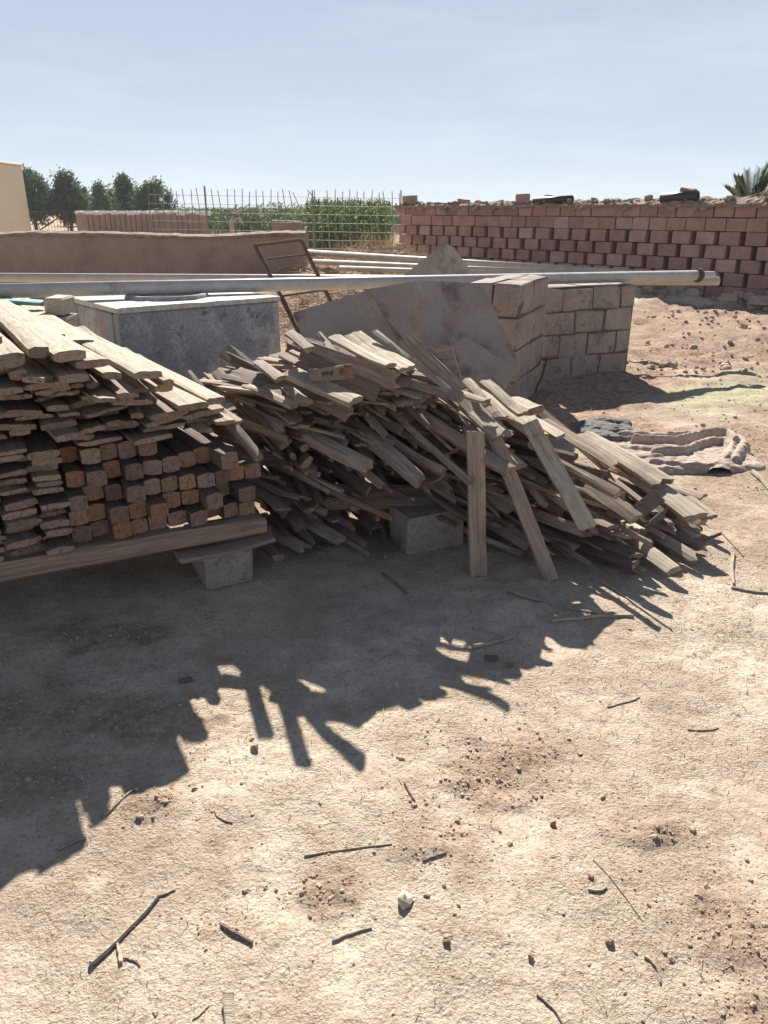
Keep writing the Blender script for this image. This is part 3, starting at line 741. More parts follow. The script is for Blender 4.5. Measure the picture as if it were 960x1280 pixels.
for i in range(120):                                     # boards deeper inside, seen through the gaps
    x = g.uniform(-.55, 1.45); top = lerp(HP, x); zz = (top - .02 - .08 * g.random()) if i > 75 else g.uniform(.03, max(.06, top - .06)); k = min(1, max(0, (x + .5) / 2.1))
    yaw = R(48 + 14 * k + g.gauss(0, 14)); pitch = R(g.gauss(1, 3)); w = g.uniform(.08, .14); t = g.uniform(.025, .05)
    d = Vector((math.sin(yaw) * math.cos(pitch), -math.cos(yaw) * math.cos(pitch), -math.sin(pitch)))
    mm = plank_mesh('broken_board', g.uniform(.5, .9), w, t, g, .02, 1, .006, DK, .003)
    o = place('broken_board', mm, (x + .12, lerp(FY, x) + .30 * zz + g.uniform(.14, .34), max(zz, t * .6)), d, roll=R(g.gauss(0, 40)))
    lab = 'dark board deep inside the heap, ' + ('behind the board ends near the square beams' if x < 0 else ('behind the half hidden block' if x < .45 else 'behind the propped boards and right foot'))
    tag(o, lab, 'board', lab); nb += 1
for i in range(40):                                     # short boards added to stop sun shining through between stack and heap
    x = g.uniform(-.5, .12); zz = lerp(HP, x) + (g.uniform(-.09, .05) if x < -.2 else g.uniform(-.16, -.03)); yaw = R(42 + g.gauss(0, 14)); pitch = R(g.gauss(2, 3)); w = g.uniform(.05, .11); t = g.uniform(.012, .026)
    d = Vector((math.sin(yaw) * math.cos(pitch), -math.cos(yaw) * math.cos(pitch), -math.sin(pitch)))
    o = place('broken_board', plank_mesh('broken_board', g.uniform(.45, .7), w, t, g, .03, 1, .006, GR, .003), (x + .1, lerp(FY, x) + .25 * zz + g.uniform(-.16, .06), zz), d, roll=R(g.gauss(0, 12)))
    lab = 'short added board wedged in near the top of the joint between stack and heap'; tag(o, lab, 'board', lab); nb += 1
print('heap boards', nb)
block('concrete_block', (.20, 3.40, 0), (.30, .22, .19), R(24), 'half hidden concrete block with a chipped corner under the heap', seed=9, hollow=False)
# small rubble filling the dark core of the heap
# ------------------------------------------------------------------ concrete tank
TA = R(39); tc = Vector((-1.74, 5.16, 0)); tx = Vector((math.cos(TA), math.sin(TA), 0)); ty = Vector((-math.sin(TA), math.cos(TA), 0))
tank = empty('water_tank', tc + tx * .615 + ty * .475, 'stained grey concrete tank with a pale rim, open on top, under the pipes', 'tank', rz=TA)
LX, LY, TH, WT = 1.23, .95, .875, .12
mb = MB()
def slabw(mb, x0, x1, y0, y1, z0, z1, b=.012): mb.box(((x0 + x1) / 2, (y0 + y1) / 2, (z0 + z1) / 2), (x1 - x0, y1 - y0, z1 - z0), None, b, .003)
hx, hy = LX / 2, LY / 2
slabw(mb, -hx, hx, -hy, -hy + WT, 0, TH - .012); slabw(mb, -hx, hx, hy - WT, hy, 0, TH - .012)
slabw(mb, -hx, -hx + WT, -hy + WT + .002, hy - WT - .002, 0, TH - .014); slabw(mb, hx - WT, hx, -hy + WT + .002, hy - WT - .002, 0, TH - .014)
slabw(mb, -hx + WT, hx - WT, -hy + WT, hy - WT, 0, .25)
mb.build('basin', M_TANK, tank)
mb = MB(); hole = .27; n = 28; vs = []; fs = []
# rim slab with a round opening
def sq(a):
    c, s_ = math.cos(a), math.sin(a); k = 1 / max(abs(c) / (hx + .006), abs(s_) / (hy + .006)); return c * k, s_ * k
angs = [2 * math.pi * i / n for i in range(n)] + [math.atan2(hy * sy, hx * sx) % (2 * math.pi) for sx in (1, -1) for sy in (1, -1)]
angs = sorted(angs); n = len(angs)
for a in angs:
    x, y = sq(a); hx_, hy_ = hole * math.cos(a) - .05, hole * math.sin(a) + .02
    for (px, py, pz) in ((x, y, TH - .01), (x, y, TH + .022), (hx_, hy_, TH + .022), (hx_, hy_, TH - .01)): vs.append((px, py, pz + (g.uniform(-.004, .004) if pz > TH else 0)))
for i in range(n):
    j = (i + 1) % n
    for k in range(4): k2 = (k + 1) % 4; fs.append((i * 4 + k, j * 4 + k, j * 4 + k2, i * 4 + k2))
mb.add(vs, fs); mb.build('rim', M_TANKTOP, tank)
mb = MB(); mb.tube([(-.05 + (hole + .01) * math.cos(t), .02 + (hole + .01) * math.sin(t), TH + .03) for t in [2 * math.pi * i / 32 for i in range(33)]], .022, 6, False)
mb.build('opening_collar', M_TANK, tank)

# ------------------------------------------------------------------ pipes
def pipe(name, a, b, r, mat, lab, group, collar=None):
    a, b = Vector(a), Vector(b); d = (b - a).normalized()
    root = empty(name, a, lab, 'pipe', group)
    mb = MB(); n = 18; up = Vector((0, 0, 1)); s_ = d.cross(up).normalized(); q = s_.cross(d)
    L = (b - a).length; vs = []; fs = []
    prof = [(0, r * .8), (0, r), (L, r), (L, r * .8), (L * .5, r * .8)]
    for (x, rr) in prof:
        for k in range(n):
            t = 2 * math.pi * k / n; vs.append(d * x + s_ * math.cos(t) * rr + q * math.sin(t) * rr)
    m = len(prof)
    for i in range(m):
        for k in range(n):
            k2 = (k + 1) % n; i2 = (i + 1) % m; fs.append((i * n + k, i2 * n + k, i2 * n + k2, i * n + k2))
    mb.add(vs, fs, 0, True); o = mb.build('tube', mat, root)
    for p in o.data.polygons:
        pass
    if collar:
        mb = MB(); x = L - collar
        mb.tube([d * (x - .035), d * (x + .035)], r * 1.12, 18); mb.tube([d * (x - .012), d * (x + .012)], r * 1.42, 18)
        mb.build('coupling', M_RUST if r > .04 else mat, root)
        mb = MB(); mb.tube([d * (L - .02), d * (L + .16)], r * .72, 14); mb.build('thin_end', mat, root)
    return root
PG = 'metal pipes lying across tank and pillar'
pipe('metal_pipe', (-3.9, 4.84, 1.006), (3.24, 8.17, .878), .050, M_GALV, 'foremost thick grey pipe with a coupling near its end, lying across tank and block pillar', PG, .05)
pipe('metal_pipe', (-4.4, 8.33, .845), (3.57, 8.53, .79), .045, M_GALV2, 'dusty pipe lying lower behind the foremost thick one, its end lowest at the coupling', PG)
pipe('metal_pipe', at(383, 315, 14.6), at(800, 343, 9.0), .045, M_GALV2, 'dusty pale pipe slanting back highest over the dry brush', PG)
pipe('metal_pipe', at(392, 327, 13.4), at(748, 344, 9.3), .04, M_GALV2, 'dusty pale pipe slanting back lower over the brush', PG)
pipe('metal_pipe', at(425, 335, 12.2), at(650, 344, 9.7), .035, M_GALV2, 'shortest dusty pipe, nearest of the slanting ones on the brush', PG)

# ------------------------------------------------------------------ block pillar and wall
def tone_pts(mb): return len(mb.f)
pier = empty('block_wall', (1.6, 7.4, 0), 'low wall of grey brown concrete blocks with a projecting end pillar, carrying the pipes', 'wall')
gp = random.Random(5)
def courses(mb, mm, x0, x1, y0, y1, rows, h, bl, ang=0.0, org=Vector((0, 0, 0))):
    rot = Matrix.Rotation(ang, 3, 'Z'); L = x1 - x0
    for r in range(rows):
        x = x0 - (bl / 2 if r % 2 else 0)
        while x < x1 - .01:
            a, b = max(x, x0), min(x + bl, x1)
            if b - a > .05:
                c = Vector(((a + b) / 2 + gp.uniform(-.003, .003), (y0 + y1) / 2 + gp.uniform(-.008, .008), h * (r + .5)))
                mb.box(org + rot @ c, (b - a - gp.uniform(.008, .02), (y1 - y0), h - gp.uniform(.008, .016)), rot @ Matrix.Rotation(gp.gauss(0, .015), 3, 'Z'), .012, .009, 0, gp)
            x += bl
    c = Vector(((x0 + x1) / 2, (y0 + y1) / 2, h * rows / 2)); mm.box(org + rot @ c, (L - .03, y1 - y0 - .03, h * rows - .02), rot)
mb, mm = MB(), MB()
courses(mb, mm, 0, 1.06, 0, .72, 4, .21, .345, R(27), Vector((1.475, 7.12, 0)))
mb.build('blocks', M_BLOCK, pier, (1.6, 7.4, 0)).location = (0, 0, 0); mm.build('mortar', M_MORTAR, pier, (1.6, 7.4, 0)).location = (0, 0, 0)
mb, mm = MB(), MB()
a_ = R(-24); oc = Vector((1.02, 5.93, 0)) - Matrix.Rotation(a_, 3, 'Z') @ Vector((.42, 0, 0))
courses(mb, mm, 0, .42, 0, .46, 4, .246, .42, a_, oc)
courses(mb, mm, .02, .42, .465, .96, 4, .246, .40, a_, oc)
mb.build('end_pillar', M_BLOCK, pier, (1.6, 7.4, 0)).location = (0, 0, 0); mm.build('pillar_mortar', M_MORTAR, pier, (1.6, 7.4, 0)).location = (0, 0, 0)

# ------------------------------------------------------------------ leaning broken sheets
def sheet(pts, Y, thick, lab, n=1):
    o = plate('broken_sheet', [at(u, v, y) for (u, v), y in zip(pts, Y)], thick, M_SLAB); tag(o, lab, 'sheet', 'broken flat sheets leaning by the block wall'); return o
def planeY(p0, n):           # distance at which the ray through a pixel meets a plane
    def f(u, v):
        r = ray(u, v); k = (p0 - Vector((0, 0, H))).dot(n) / r.dot(n); return (r * k).y
    return f
def sheet_on(pts, p0, nrm, thick, lab):
    f = planeY(Vector(p0), Vector(nrm).normalized()); return sheet(pts, [f(u, v) for u, v in pts], thick, lab)
sheet_on([(366, 391), (465, 361), (520, 352), (560, 420), (600, 480), (560, 520), (400, 500), (385, 440)], at(480, 400, 5.75), (-.10, -.85, .5), .03, 'wide stained sheet leaning in the gap between tank and block wall')
sheet_on([(520, 350), (602, 354), (625, 402), (648, 452), (632, 476), (600, 500), (560, 490), (530, 420)], at(590, 420, 5.38), (.0, -.85, .55), .028, 'stained sheet with a ragged right edge leaning against the end pillar')
sheet_on([(498, 350), (512, 338), (556, 303), (568, 310), (590, 340), (604, 372), (500, 372)], at(555, 340, 7.45), (.05, -.9, .35), .03, 'pointed broken sheet standing up behind the pipes')
sheet_on([(560, 424), (575, 414), (645, 462), (625, 500), (570, 500)], at(600, 450, 5.15), (.0, -.85, .55), .022, 'small loose sheet lying low before the end pillar')

sheet_on([(462, 361), (522, 351), (562, 420), (520, 440), (482, 398)], at(500, 390, 5.66), (-.06, -.85, .5), .02, 'dark stained sheet piece overlapping the wide sheet in its middle')
# rusty frame
fr = empty('iron_rack', at(365, 380, 7.3), 'rusty rectangular iron frame with cross bars leaning behind the pipes', 'frame')
def bar(name, a, b, r=.014):
    mb = MB(); a, b = Vector(a), Vector(b); d = b - a; L = d.length
    q = d.to_track_quat('X', 'Z').to_matrix(); mb.box((a + b) / 2 - fr.location, (L, r * 2, r * 2), q, .003); return mb.build(name, M_RUST, fr)
Pf = lambda u, v: at(u, v, 7.35 - (v - 300) * .0042)
bar('top_bar', Pf(318, 307), Pf(376, 300)); lg = lambda a, b: a + (b - a) * (a.z - .02) / (a.z - b.z)
bar('side_bar', Pf(318, 307), lg(Pf(318, 307), Pf(366, 399))); bar('side_bar', Pf(376, 300), lg(Pf(376, 300), Pf(413, 376)))
bar('cross_bar', Pf(333, 324), Pf(384, 318), .009); bar('cross_bar', Pf(352, 370), Pf(408, 362), .010)
mb = MB(); mb.tube([Pf(u, v) - fr.location for (u, v) in ((345, 340), (352, 335), (366, 332), (380, 334), (390, 338))], .007, 6); mb.build('bent_rod', M_RUST, fr)
mb = MB(); mb.tube([at(352, 372, 6.2), at(368, 405, 6.05), at(384, 432, 5.9)], [.02, .018, .016], 7); o = mb.build('rusty_angle_bar', M_RUST, None, at(368, 405, 6.05)); tag(o, 'rusty bar slanting down between the tank corner and the wide sheet', 'bar')
mb = MB(); p0, p1 = gnd(668, 492), at(684, 448, 6.3); mb.tube([p0, (p0 + p1) / 2 + Vector((.01, 0, 0)), p1], .008, 5); o = mb.build('iron_rod', M_RUST, None, p0); tag(o, 'thin rusty rod stuck in the soil at the foot of the block wall', 'rod')

# bits by the back of the plank stack
m = plank_mesh('painted_board', .5, .10, .03, g, .01, mats=(M_TEAL, M_TEAL)); o = place('painted_board', m, at(57, 379, 5.0), Vector((1, -.1, 0))); tag(o, 'teal painted board lying at the back of the plank stack', 'board')
mb = MB(); mb.box((0, 0, 0), (.115, .2, .10), None, .008, .004); mb.box((0, 0, -.075), (.13, .2, .03), None, .006, .004); mb.box((0, 0, -.48), (.10, .16, .78), None, .01, .004)
o = mb.build('stone_post', M_STONE); o.location = at(75, 381, 4.95); tag(o, 'pale stone post with a cap peeking over the back of the plank stack', 'post')

# ------------------------------------------------------------------ mud wall behind
def mudwall(name, x0, x1, y0, y1, zt, d, lab, seed, cap=True):
    root = empty(name, ((x0 + x1) / 2, (y0 + y1) / 2, 0), lab, 'wall'); mb = MB(); gg = random.Random(seed)
    n = int(abs(x1 - x0) / .12); vs = []; fs = []; prof = [(-d / 2 - .05, 0), (-d / 2 - .01, zt * .35), (-d / 2, zt * .7), (-d / 2 + .01, zt - .03), (d / 2 - .01, zt - .01), (d / 2, 0)]
    for i in range(n + 1):
        k = i / n; x = x0 + (x1 - x0) * k; y = y0 + (y1 - y0) * k
        dz = .03 * math.sin(x * 1.3 + seed) + gg.uniform(-.018, .018)
        for (py, pz) in prof: vs.append((x - root.location.x, y + py + gg.uniform(-.012, .012) - root.location.y, pz + (dz if pz > zt * .8 else 0)))
    m = len(prof)
    for i in range(n):
        for k in range(m - 1): fs.append((i * m + k, (i + 1) * m + k, (i + 1) * m + k + 1, i * m + k + 1))
    fs.append(tuple(range(m))); fs.append(tuple(n * m + k for k in range(m))[::-1])
    mb.add(vs, fs, 0, False); mb.build('wall_body', M_MUD, root)
    if cap:
        mb = MB(); vs = []; fs = []; pc_ = [(-d / 2 - .03, -.03), (-d / 2 - .035, .02), (-d / 4, .045), (d / 4, .05), (d / 2 + .02, .01)]
        for i in range(n + 1):
            k = i / n; x = x0 + (x1 - x0) * k; y = y0 + (y1 - y0) * k; q = fbm(np.array([x]), np.array([0.0]), 1.4, 5, seed + 60, .65)[0] - .5
            for (py, pz) in pc_: vs.append((x - root.location.x, y - root.location.y + py + gg.uniform(-.012, .012), zt + pz + .03 * math.sin(x * 1.3 + seed) + q * .05 + gg.uniform(-.008, .008)))
        m = len(pc_)
        for i in range(n):
            for k in range(m - 1): fs.append((i * m + k, (i + 1) * m + k, (i + 1) * m + k + 1, i * m + k + 1))
        mb.add(vs, fs)
        mb.build('coping', M_MUDCAP, root)
    return root
mudwall('mud_wall', -12, -1.46, 14.6, 15.4, 1.06, .34, 'long low brown mud wall with a pale crumbling top behind the pipes', 3)

# ------------------------------------------------------------------ hollow-block wall on the right
WA = Vector((.37, 21.2, 0)); WB = Vector((9.2, 10.6, 0)); wd = (WB - WA).normalized(); wn = Vector((wd.y, -wd.x, 0)); WL = (WB - WA).length
if wn.y > 0: wn = -wn
bw = empty('brick_wall', WA, 'long wall of reddish hollow blocks laid with open gaps, topped with mud', 'wall')
mb = MB(); tones = []; gg = random.Random(8); RH, BL, GAP, BD = .228, .36, .11, .38
rotw = Matrix((wd, -wn, Vector((0, 0, 1)))).transposed()
def bl(mb, x, y, z, L, d, h):
    c = wd * x - wn * y + Vector((0, 0, z)); n0 = len(mb.f)
    mb.box(c, (L, d, h), rotw @ Matrix.Rotation(gg.gauss(0, .012), 3, 'Z'), .010, .005, 0, gg)
    t = min(1, max(0, gg.gauss(.5, .22))); tones.extend([t] * (len(mb.f) - n0))
for layer in (0,):
    for r in range(7):
        x = (.235 if r % 2 else 0)
        while x < WL:
            L = BL * gg.choice([1, 1, 1, .97, .98, 1.03, 1.04]); gap = GAP * gg.uniform(.75, 1.15) if 0 < r < 5 else GAP * gg.uniform(.03, .22)
            bl(mb, x + L / 2, .09 + gg.uniform(-.016, .016), RH * (r + .5), L, BD, RH - .010)
            x += L + gap
o = mb.build('blocks', M_BRICK, bw); tone_attr(o, tones)
mb = MB(); mb.box(wd * (WL / 2) - wn * .50 + Vector((0, 0, RH * 3.3)), (WL, .12, RH * 6.4), rotw, .01); mb.build('rear_face', M_MUD, bw)
# mud capping: lumpy ridge rising to the right
n = int(WL / .045); prof = [(-.16, .0), (-.17, .03), (-.10, .075), (.08, .115), (.35, .15), (.62, .10), (.66, .0)]; vs = []; fs = []
arr_x = np.array([WL * i / n for i in range(n + 1)])
for i in range(n + 1):
    x = WL * i / n; k = .55 + .9 * x / WL
    for j, (py, pz) in enumerate(prof):
        q = float(fbm(np.array([x]), np.array([py]), 5.0, 4, 50)[0]); q2 = float(fbm(np.array([x]), np.array([py * 2]), 15.0, 3, 51)[0])
        zz = RH * 7 - .035 + pz * k * (.35 + .9 * q) + (q2 - .5) * .10
        if j <= 1: zz = RH * 7 - (.0 if j else .05) - max(0, q - .5) * .35 + (q2 - .5) * .05
        p = wd * x - wn * (py + (q2 - .5) * .06) + Vector((0, 0, zz)); vs.append(p)
m = len(prof)
for i in range(n):
    for k in range(m - 1): fs.append((i * m + k, (i + 1) * m + k, (i + 1) * m + k + 1, i * m + k + 1))
mb = MB(); mb.add(vs, fs, 0, False); g2 = random.Random(77)
for i in range(230):
    x = g2.uniform(0, WL); r = min(.10, .018 + g2.expovariate(1 / .022)); p = wd * x - wn * g2.uniform(-.12, .3) + Vector((0, 0, RH * 7 + .03 + .05 * x / WL + r * .2)); lump(mb, p, r, g2, .65)
mb.build('mud_capping', M_MUDCAP, bw)
# loose bricks and pipes lying on the wall top
def wall_x(u):                # distance along the wall where a pixel column meets its face
    r = ray(u, 262); nn = wn; k = (WA).dot(nn) / r.dot(nn); return (r * k - WA).dot(wd)
def onwall(u, dz=0.0, back=.12):
    x = wall_x(u); return WA + wd * x - wn * back + Vector((0, 0, RH * 7 + .015 + .04 * x / WL + dz))
LB = 'loose bricks lying on the wall top'
for i, (u, s_, dz, lab) in enumerate([(508, (.36, .2, .22), .02, 'big squared loose brick on the far end of the wall top'),
        (648, (.27, .18, .19), .02, 'squared loose brick on the wall top above the block pillar'),
        (682, (.2, .16, .13), .05, 'small brick sitting atop the mud next to the short black pipe'),
        (805, (.13, .13, .13), .01, 'smallest brick stub on the wall top, between the two black pipes'),
        (852, (.24, .18, .2), .05, 'chipped brick standing right behind the long black pipe'),
        (575, (.25, .2, .10), .03, 'flat dark slab of brick on the mud of the far half of the wall')]):
    mb = MB(); mb.box((0, 0, 0), s_, Matrix.Rotation(math.atan2(wd.y, wd.x) + gg.uniform(-.3, .3), 3, 'Z') @ Matrix.Rotation(gg.gauss(0, .06), 3, 'Y'), .014, .012, 0, gg)
    o = mb.build('loose_brick', M_MUD); o.location = onwall(u, dz + s_[2] / 2 - .02); tag(o, lab, 'brick', LB)
def blackpipe(u0, u1, dz, r, lab, mat=M_BLACK):
    a, b = onwall(u0, dz, -.02), onwall(u1, dz + .03, .05); mb = MB(); d = b - a; n = 16
    s_ = d.normalized().cross(Vector((0, 0, 1))).normalized(); q = s_.cross(d.normalized()); vs = []; fs = []
    for (k, rr) in ((0, r * .78), (0, r), (1, r), (1, r * .78), (.45, r * .75)):
        for i in range(n): t = 6.28318 * i / n; vs.append(d * k + s_ * math.cos(t) * rr + q * math.sin(t) * rr)
    for i in range(5):
        for k in range(n): k2 = (k + 1) % n; i2 = (i + 1) % 5; fs.append((i * n + k, i2 * n + k, i2 * n + k2, i * n + k2))
    mb.add(vs, fs, 0, True); o = mb.build('black_pipe', mat); o.location = a; tag(o, lab, 'pipe', 'black pipes on the wall top')
blackpipe(826, 868, .06, .095, 'long black drain pipe lying on the wall top, open end forward')
blackpipe(668, 712, .04, .08, 'short dark pipe half buried in the mud of the wall top')
# lumps and rubble at the foot of the wall
mb = MB(); gg = random.Random(14)
for i in range(150):
    x = gg.uniform(WL * .45, WL); c = WA + wd * x + wn * abs(gg.gauss(.25, .35)); r = min(.17, .03 + gg.expovariate(1 / .05)); lump(mb, (c.x, c.y, r * .4), r, gg, .75)
for i in range(420):
    y = gg.uniform(7.2, 12.8); x = gg.uniform(.33, .62) * y; r = min(.09, .006 + gg.expovariate(1 / .012)); lump(mb, (x, y, hz(x, y) + r * .3), r, gg, .7)
for i in range(900):
    y = gg.uniform(4.0, 8); x = gg.uniform(.27, .62) * y; r = min(.03, .002 + gg.expovariate(1 / .004)); lump(mb, (x, y, hz(x, y) + r * .3), r, gg, .6)
o = mb.build('earth_rubble', M_CLOD); tag(o, 'clods and rubble heaped along the foot of the wall', None, None, 'stuff')

# ------------------------------------------------------------------ dry brush heap with pipes behind the tank
def mound_h(x, y):
    return .78 * np.exp(-(((x + .2) / 1.9) ** 2 + ((y - 14.8) / 3.2) ** 2)) + .25 * np.exp(-(((x - .9) / 1.6) ** 2 + ((y - 11) / 2.4) ** 2))
mb = MB(); vs = []; fs = []; mxs = np.linspace(-3.6, 3.6, 64); mys = np.linspace(8.4, 21, 80)
X, Y = np.meshgrid(mxs, mys); Z = mound_h(X, Y) * (.75 + .5 * fbm(X, Y, 1.5, 4, 60)) + (fbm(X, Y, 5, 3, 61) - .5) * .12 - .05
for p in np.stack([X, Y, Z], -1).reshape(-1, 3): vs.append(tuple(p))
for i in range(79):
    for k in range(63): q = i * 64 + k; fs.append((q, q + 1, q + 65, q + 64))
mb.add(vs, fs, 0, True); o = mb.build('earth_mound', rough_stone('brush_soil', [(.26, .15, .085), (.38, .25, .155), (.50, .37, .25)], 7, 1.0, .06, rand=False)); tag(o, 'low mound of dry earth under the brush', None, None, 'structure')
mb = MB(); tones = []; gg = random.Random(17)
for i in range(5200):
    x, y = gg.gauss(-.1, 1.25), gg.uniform(9, 18); 
    if not (-.13 * y < x + .1 < .17 * y): continue
    zz = float(mound_h(np.array(x), np.array(y))) + gg.uniform(-.05, .10)
    n = sliver(mb, (x, y, zz), gg.uniform(.15, .7), gg.uniform(.005, .014), gg.uniform(0, 6.28), gg.gauss(0, .22), 0, gg); tones += [min(1, max(0, gg.gauss(.5, .28)))] * n
for i in range(420):
    x, y = gg.gauss(.0, .55), gg.uniform(14.5, 17.5); zz = float(mound_h(np.array(x), np.array(y)))
    n = sliver(mb, (x, y, zz + .1), gg.uniform(.3, .75), .007, gg.uniform(0, 6.28), gg.uniform(.5, 1.35), 0, gg); tones += [gg.uniform(.1, .7)] * n
o = mb.build('dry_brush', M_STRAW); tone_attr(o, tones); tag(o, 'tangled heap of dry reddish brush and straw behind the tank', None, None, 'stuff')

# ------------------------------------------------------------------ rebar mesh fence
fn = empty('wire_fence', (-3.2, 22, 0), 'tall see-through fence of thin reinforcing mesh in front of the maize', 'fence')
gg = random.Random(23); nrod = 36; xa, xb = -6.25, .42
def ftop(k): return 2.02 - .10 * k
for i in range(nrod):
    k = i / (nrod - 1); x = xa + (xb - xa) * k; t = ftop(k) + gg.uniform(-.05, .06); lean = gg.gauss(0, .035) if gg.random() < .92 else gg.gauss(0, .12)
    mb = MB(); mb.tube([(x + 3.2, 0, -.05), (x + 3.2, 0, 1.55), (x + 3.2 + lean, 0, t)], .0105, 4, True); mb.build('rod', M_WIRE, fn)
for j in range(8):
    z = 1.86 - .215 * j; mb = MB(); mb.tube([(xa + 3.2, -.016, z + .01), (xb + 3.2, -.016, z - .085)], .0055, 4); mb.build('cross_wire', M_WIRE, fn)
for x in (-4.75, -1.9, .45):
    mb = MB(); mb.tube([(x + 3.2, .03, -.1), (x + 3.2, .03, 2.08 if x < -4 else 1.98)], .02, 6); mb.build('post', M_WIRE, fn)

# ------------------------------------------------------------------ far left: house, low wall, gate, small things
hs = empty('house', (-13.5, 24, 0), 'plain beige plastered house wall corner beyond the mud wall', 'house')
hp = at(27, 205, 27.0); hw = hp.x + 13.5
mb = MB(); mb.box((hw - 2.5, -.5, hp.z / 2 - .03), (5, 7, hp.z - .06), None, .03); mb.build('wall', M_PLASTER, hs)
mb = MB(); mb.box((hw - 2.5, -.5, hp.z - .03), (5.05, 7.05, .06), None, .02); mb.build('roof_edge', M_PLASTER, hs)
lw = empty('low_brick_wall', at(175, 290, 40) * 1.0, 'distant reddish brick wall whose top edge is scalloped white', 'wall'); lw.location.z = 0
a, b = at(96, 262, 42), at(256, 262, 38); dd = Vector((b.x - a.x, b.y - a.y, 0)); ln = dd.length; dd.normalize(); an = math.atan2(dd.y, dd.x); rot = Matrix.Rotation(an, 3, 'Z'); gg = random.Random(3)
mb = MB(); mb.box(Vector((a.x, a.y, 0)) + dd * ln / 2 + Vector((0, 0, .68)) - lw.location, (ln, .3, 1.36), rot, .02); mb.build('wall_body', M_MUD, lw)
mb = MB(); x = 0
while x < ln:
    L = gg.uniform(.22, .34); hh = gg.uniform(.09, .2); mb.box(Vector((a.x, a.y, 0)) + dd * (x + L / 2) + Vector((0, -.02, 1.44 - hh / 2)) - lw.location, (L * .86, .36, hh), rot, .02, .012, 0, gg); x += L
mb.build('white_coping', M_WHITE, lw)
mb = MB(); x = .8
while x < ln:
    mb.box(Vector((a.x, a.y, 0)) + dd * x + Vector((0, -.17, .66)) - lw.location, (.06, .05, 1.2), rot); x += gg.uniform(.3, .45)
mb.build('ribs', M_BRICK, lw)
gt = empty('iron_gate', (at(57, 275, 27).x, 27, 0), 'low rusty iron gate panel beside the beige house', 'gate')
a, b = at(30, 264, 27), at(84, 264, 27); w = b.x - a.x
for nm, p, q in [('rail', (-w / 2, 0, 1.42), (w / 2, 0, 1.42)), ('rail', (-w / 2, 0, .6), (w / 2, 0, .6)), ('upright', (-w / 2, 0, 0), (-w / 2, 0, 1.44)), ('upright', (w / 2, 0, 0), (w / 2, 0, 1.44)), ('brace', (-w / 2, .02, .6), (w / 2, .02, 1.42))]:
    mb = MB(); mb.tube([p, q], .022, 5); mb.build(nm, M_RUST, gt)
mb = MB()
for i in range(14):
    x = -w / 2 + w * (i + .5) / 14; mb.tube([(x, .03, .6), (x, .03, 1.42)], .007, 4)
mb.build('bars', M_RUST, gt)
mudwall('ruined_wall', at(340, 275, 34).x, at(378, 275, 34).x, 34, 34, 1.05, .3, 'short grey ruined wall beyond the mesh fence', 9)
mb = MB(); P = [at(290, 292, 30), at(290, 276, 30), at(294, 268, 30), at(302, 262, 30)]; mb.tube(P, [.10, .09, .075, .04], 7); mb.tube([P[1], P[1] + Vector((.25, 0, .1)), at(304, 280, 30)], [.06, .05, .03], 6)
o = mb.build('bent_branch', M_STRAWD if 'M_STRAWD' in globals() else M_STONE, None, P[0]); tag(o, 'pale bent branch standing beyond the mesh fence', 'branch')

# ------------------------------------------------------------------ vegetation
def leafquads(mb, p, s_, g):
    d = Vector((g.gauss(0, 1), g.gauss(0, 1), g.gauss(0, 1))).normalized(); a = d.orthogonal().normalized(); b = d.cross(a)
    L, w = s_ * g.uniform(.7, 1.3), s_ * g.uniform(.28, .5)
    mb.add([p - a * L / 2, p + b * w / 2, p + a * L / 2, p - b * w / 2], [(0, 1, 2, 3)])
def tree(u, Y, h, wd_, lab, seed, shape='round', name='tree'):
    gg = random.Random(seed); x = at(u, 262, Y).x; root = empty(name, (x, Y, 0), lab, 'tree', 'trees on the horizon')
    mb = MB(); mb.tube([(0, 0, -.1), (gg.uniform(-.1, .1), 0, h * .35), (gg.uniform(-.2, .2), 0, h * .75)], [h * .035, h * .025, h * .01], 7)
    limbs = []
    for i in range(7):
        a = gg.uniform(0, 6.28); z0 = h * gg.uniform(.25, .5); e = Vector((math.cos(a) * wd_ * .33, math.sin(a) * wd_ * .33, z0 + h * gg.uniform(.15, .3)))
        mb.tube([(0, 0, z0), e], [h * .014, h * .006], 5); limbs.append(e)
    mb.build('trunk', M_BARK, root)
    mb = MB(); tones = []; cl = []
    for i in range(46):
        z = h * (.22 + .76 * gg.random()); k = (z / h - .22) / .78
        rr = wd_ / 2 * ((math.sin(math.pi * min(1, .18 + k * .80)) ** .7) if shape == 'round' else (1.02 - k) ** .8 * (1 if k > .06 else .7))
        a = gg.uniform(0, 6.28); q = rr * gg.random() ** .5; cl.append((Vector((math.cos(a) * q, math.sin(a) * q, z)), wd_ * gg.uniform(.09, .19), gg.random()))
    cl.append((Vector((0, 0, h * .95)), wd_ * .10, .6))
    for (c, r, t) in cl:
        for i in range(130):
            v = Vector((gg.gauss(0, .5), gg.gauss(0, .5), gg.gauss(0, .55))) * r * 1.1
            leafquads(mb, c + v, .30, gg); tones.append(min(1, max(0, t * .6 + gg.uniform(0, .4))))
    o = mb.build('crown', M_LEAF, root); tone_attr(o, tones)
tree(42, 60, 4.05, 2.79, 'dark leafy tree right beside the beige house', 1)
tree(86, 62, 3.75, 2.95, 'rounded green tree between the house-side tree and the small pointed one', 2)
tree(127, 74, 3.4, 2.2, 'small pointed tree in the middle of the row', 3, 'cone', 'pointed_tree')
tree(158, 68, 3.7, 2.87, 'green pyramidal tree next to the darkest tree', 4, 'cone', 'pointed_tree')
tree(194, 66, 3.35, 2.95, 'darkest bluish tree, nearest the mesh fence', 5)
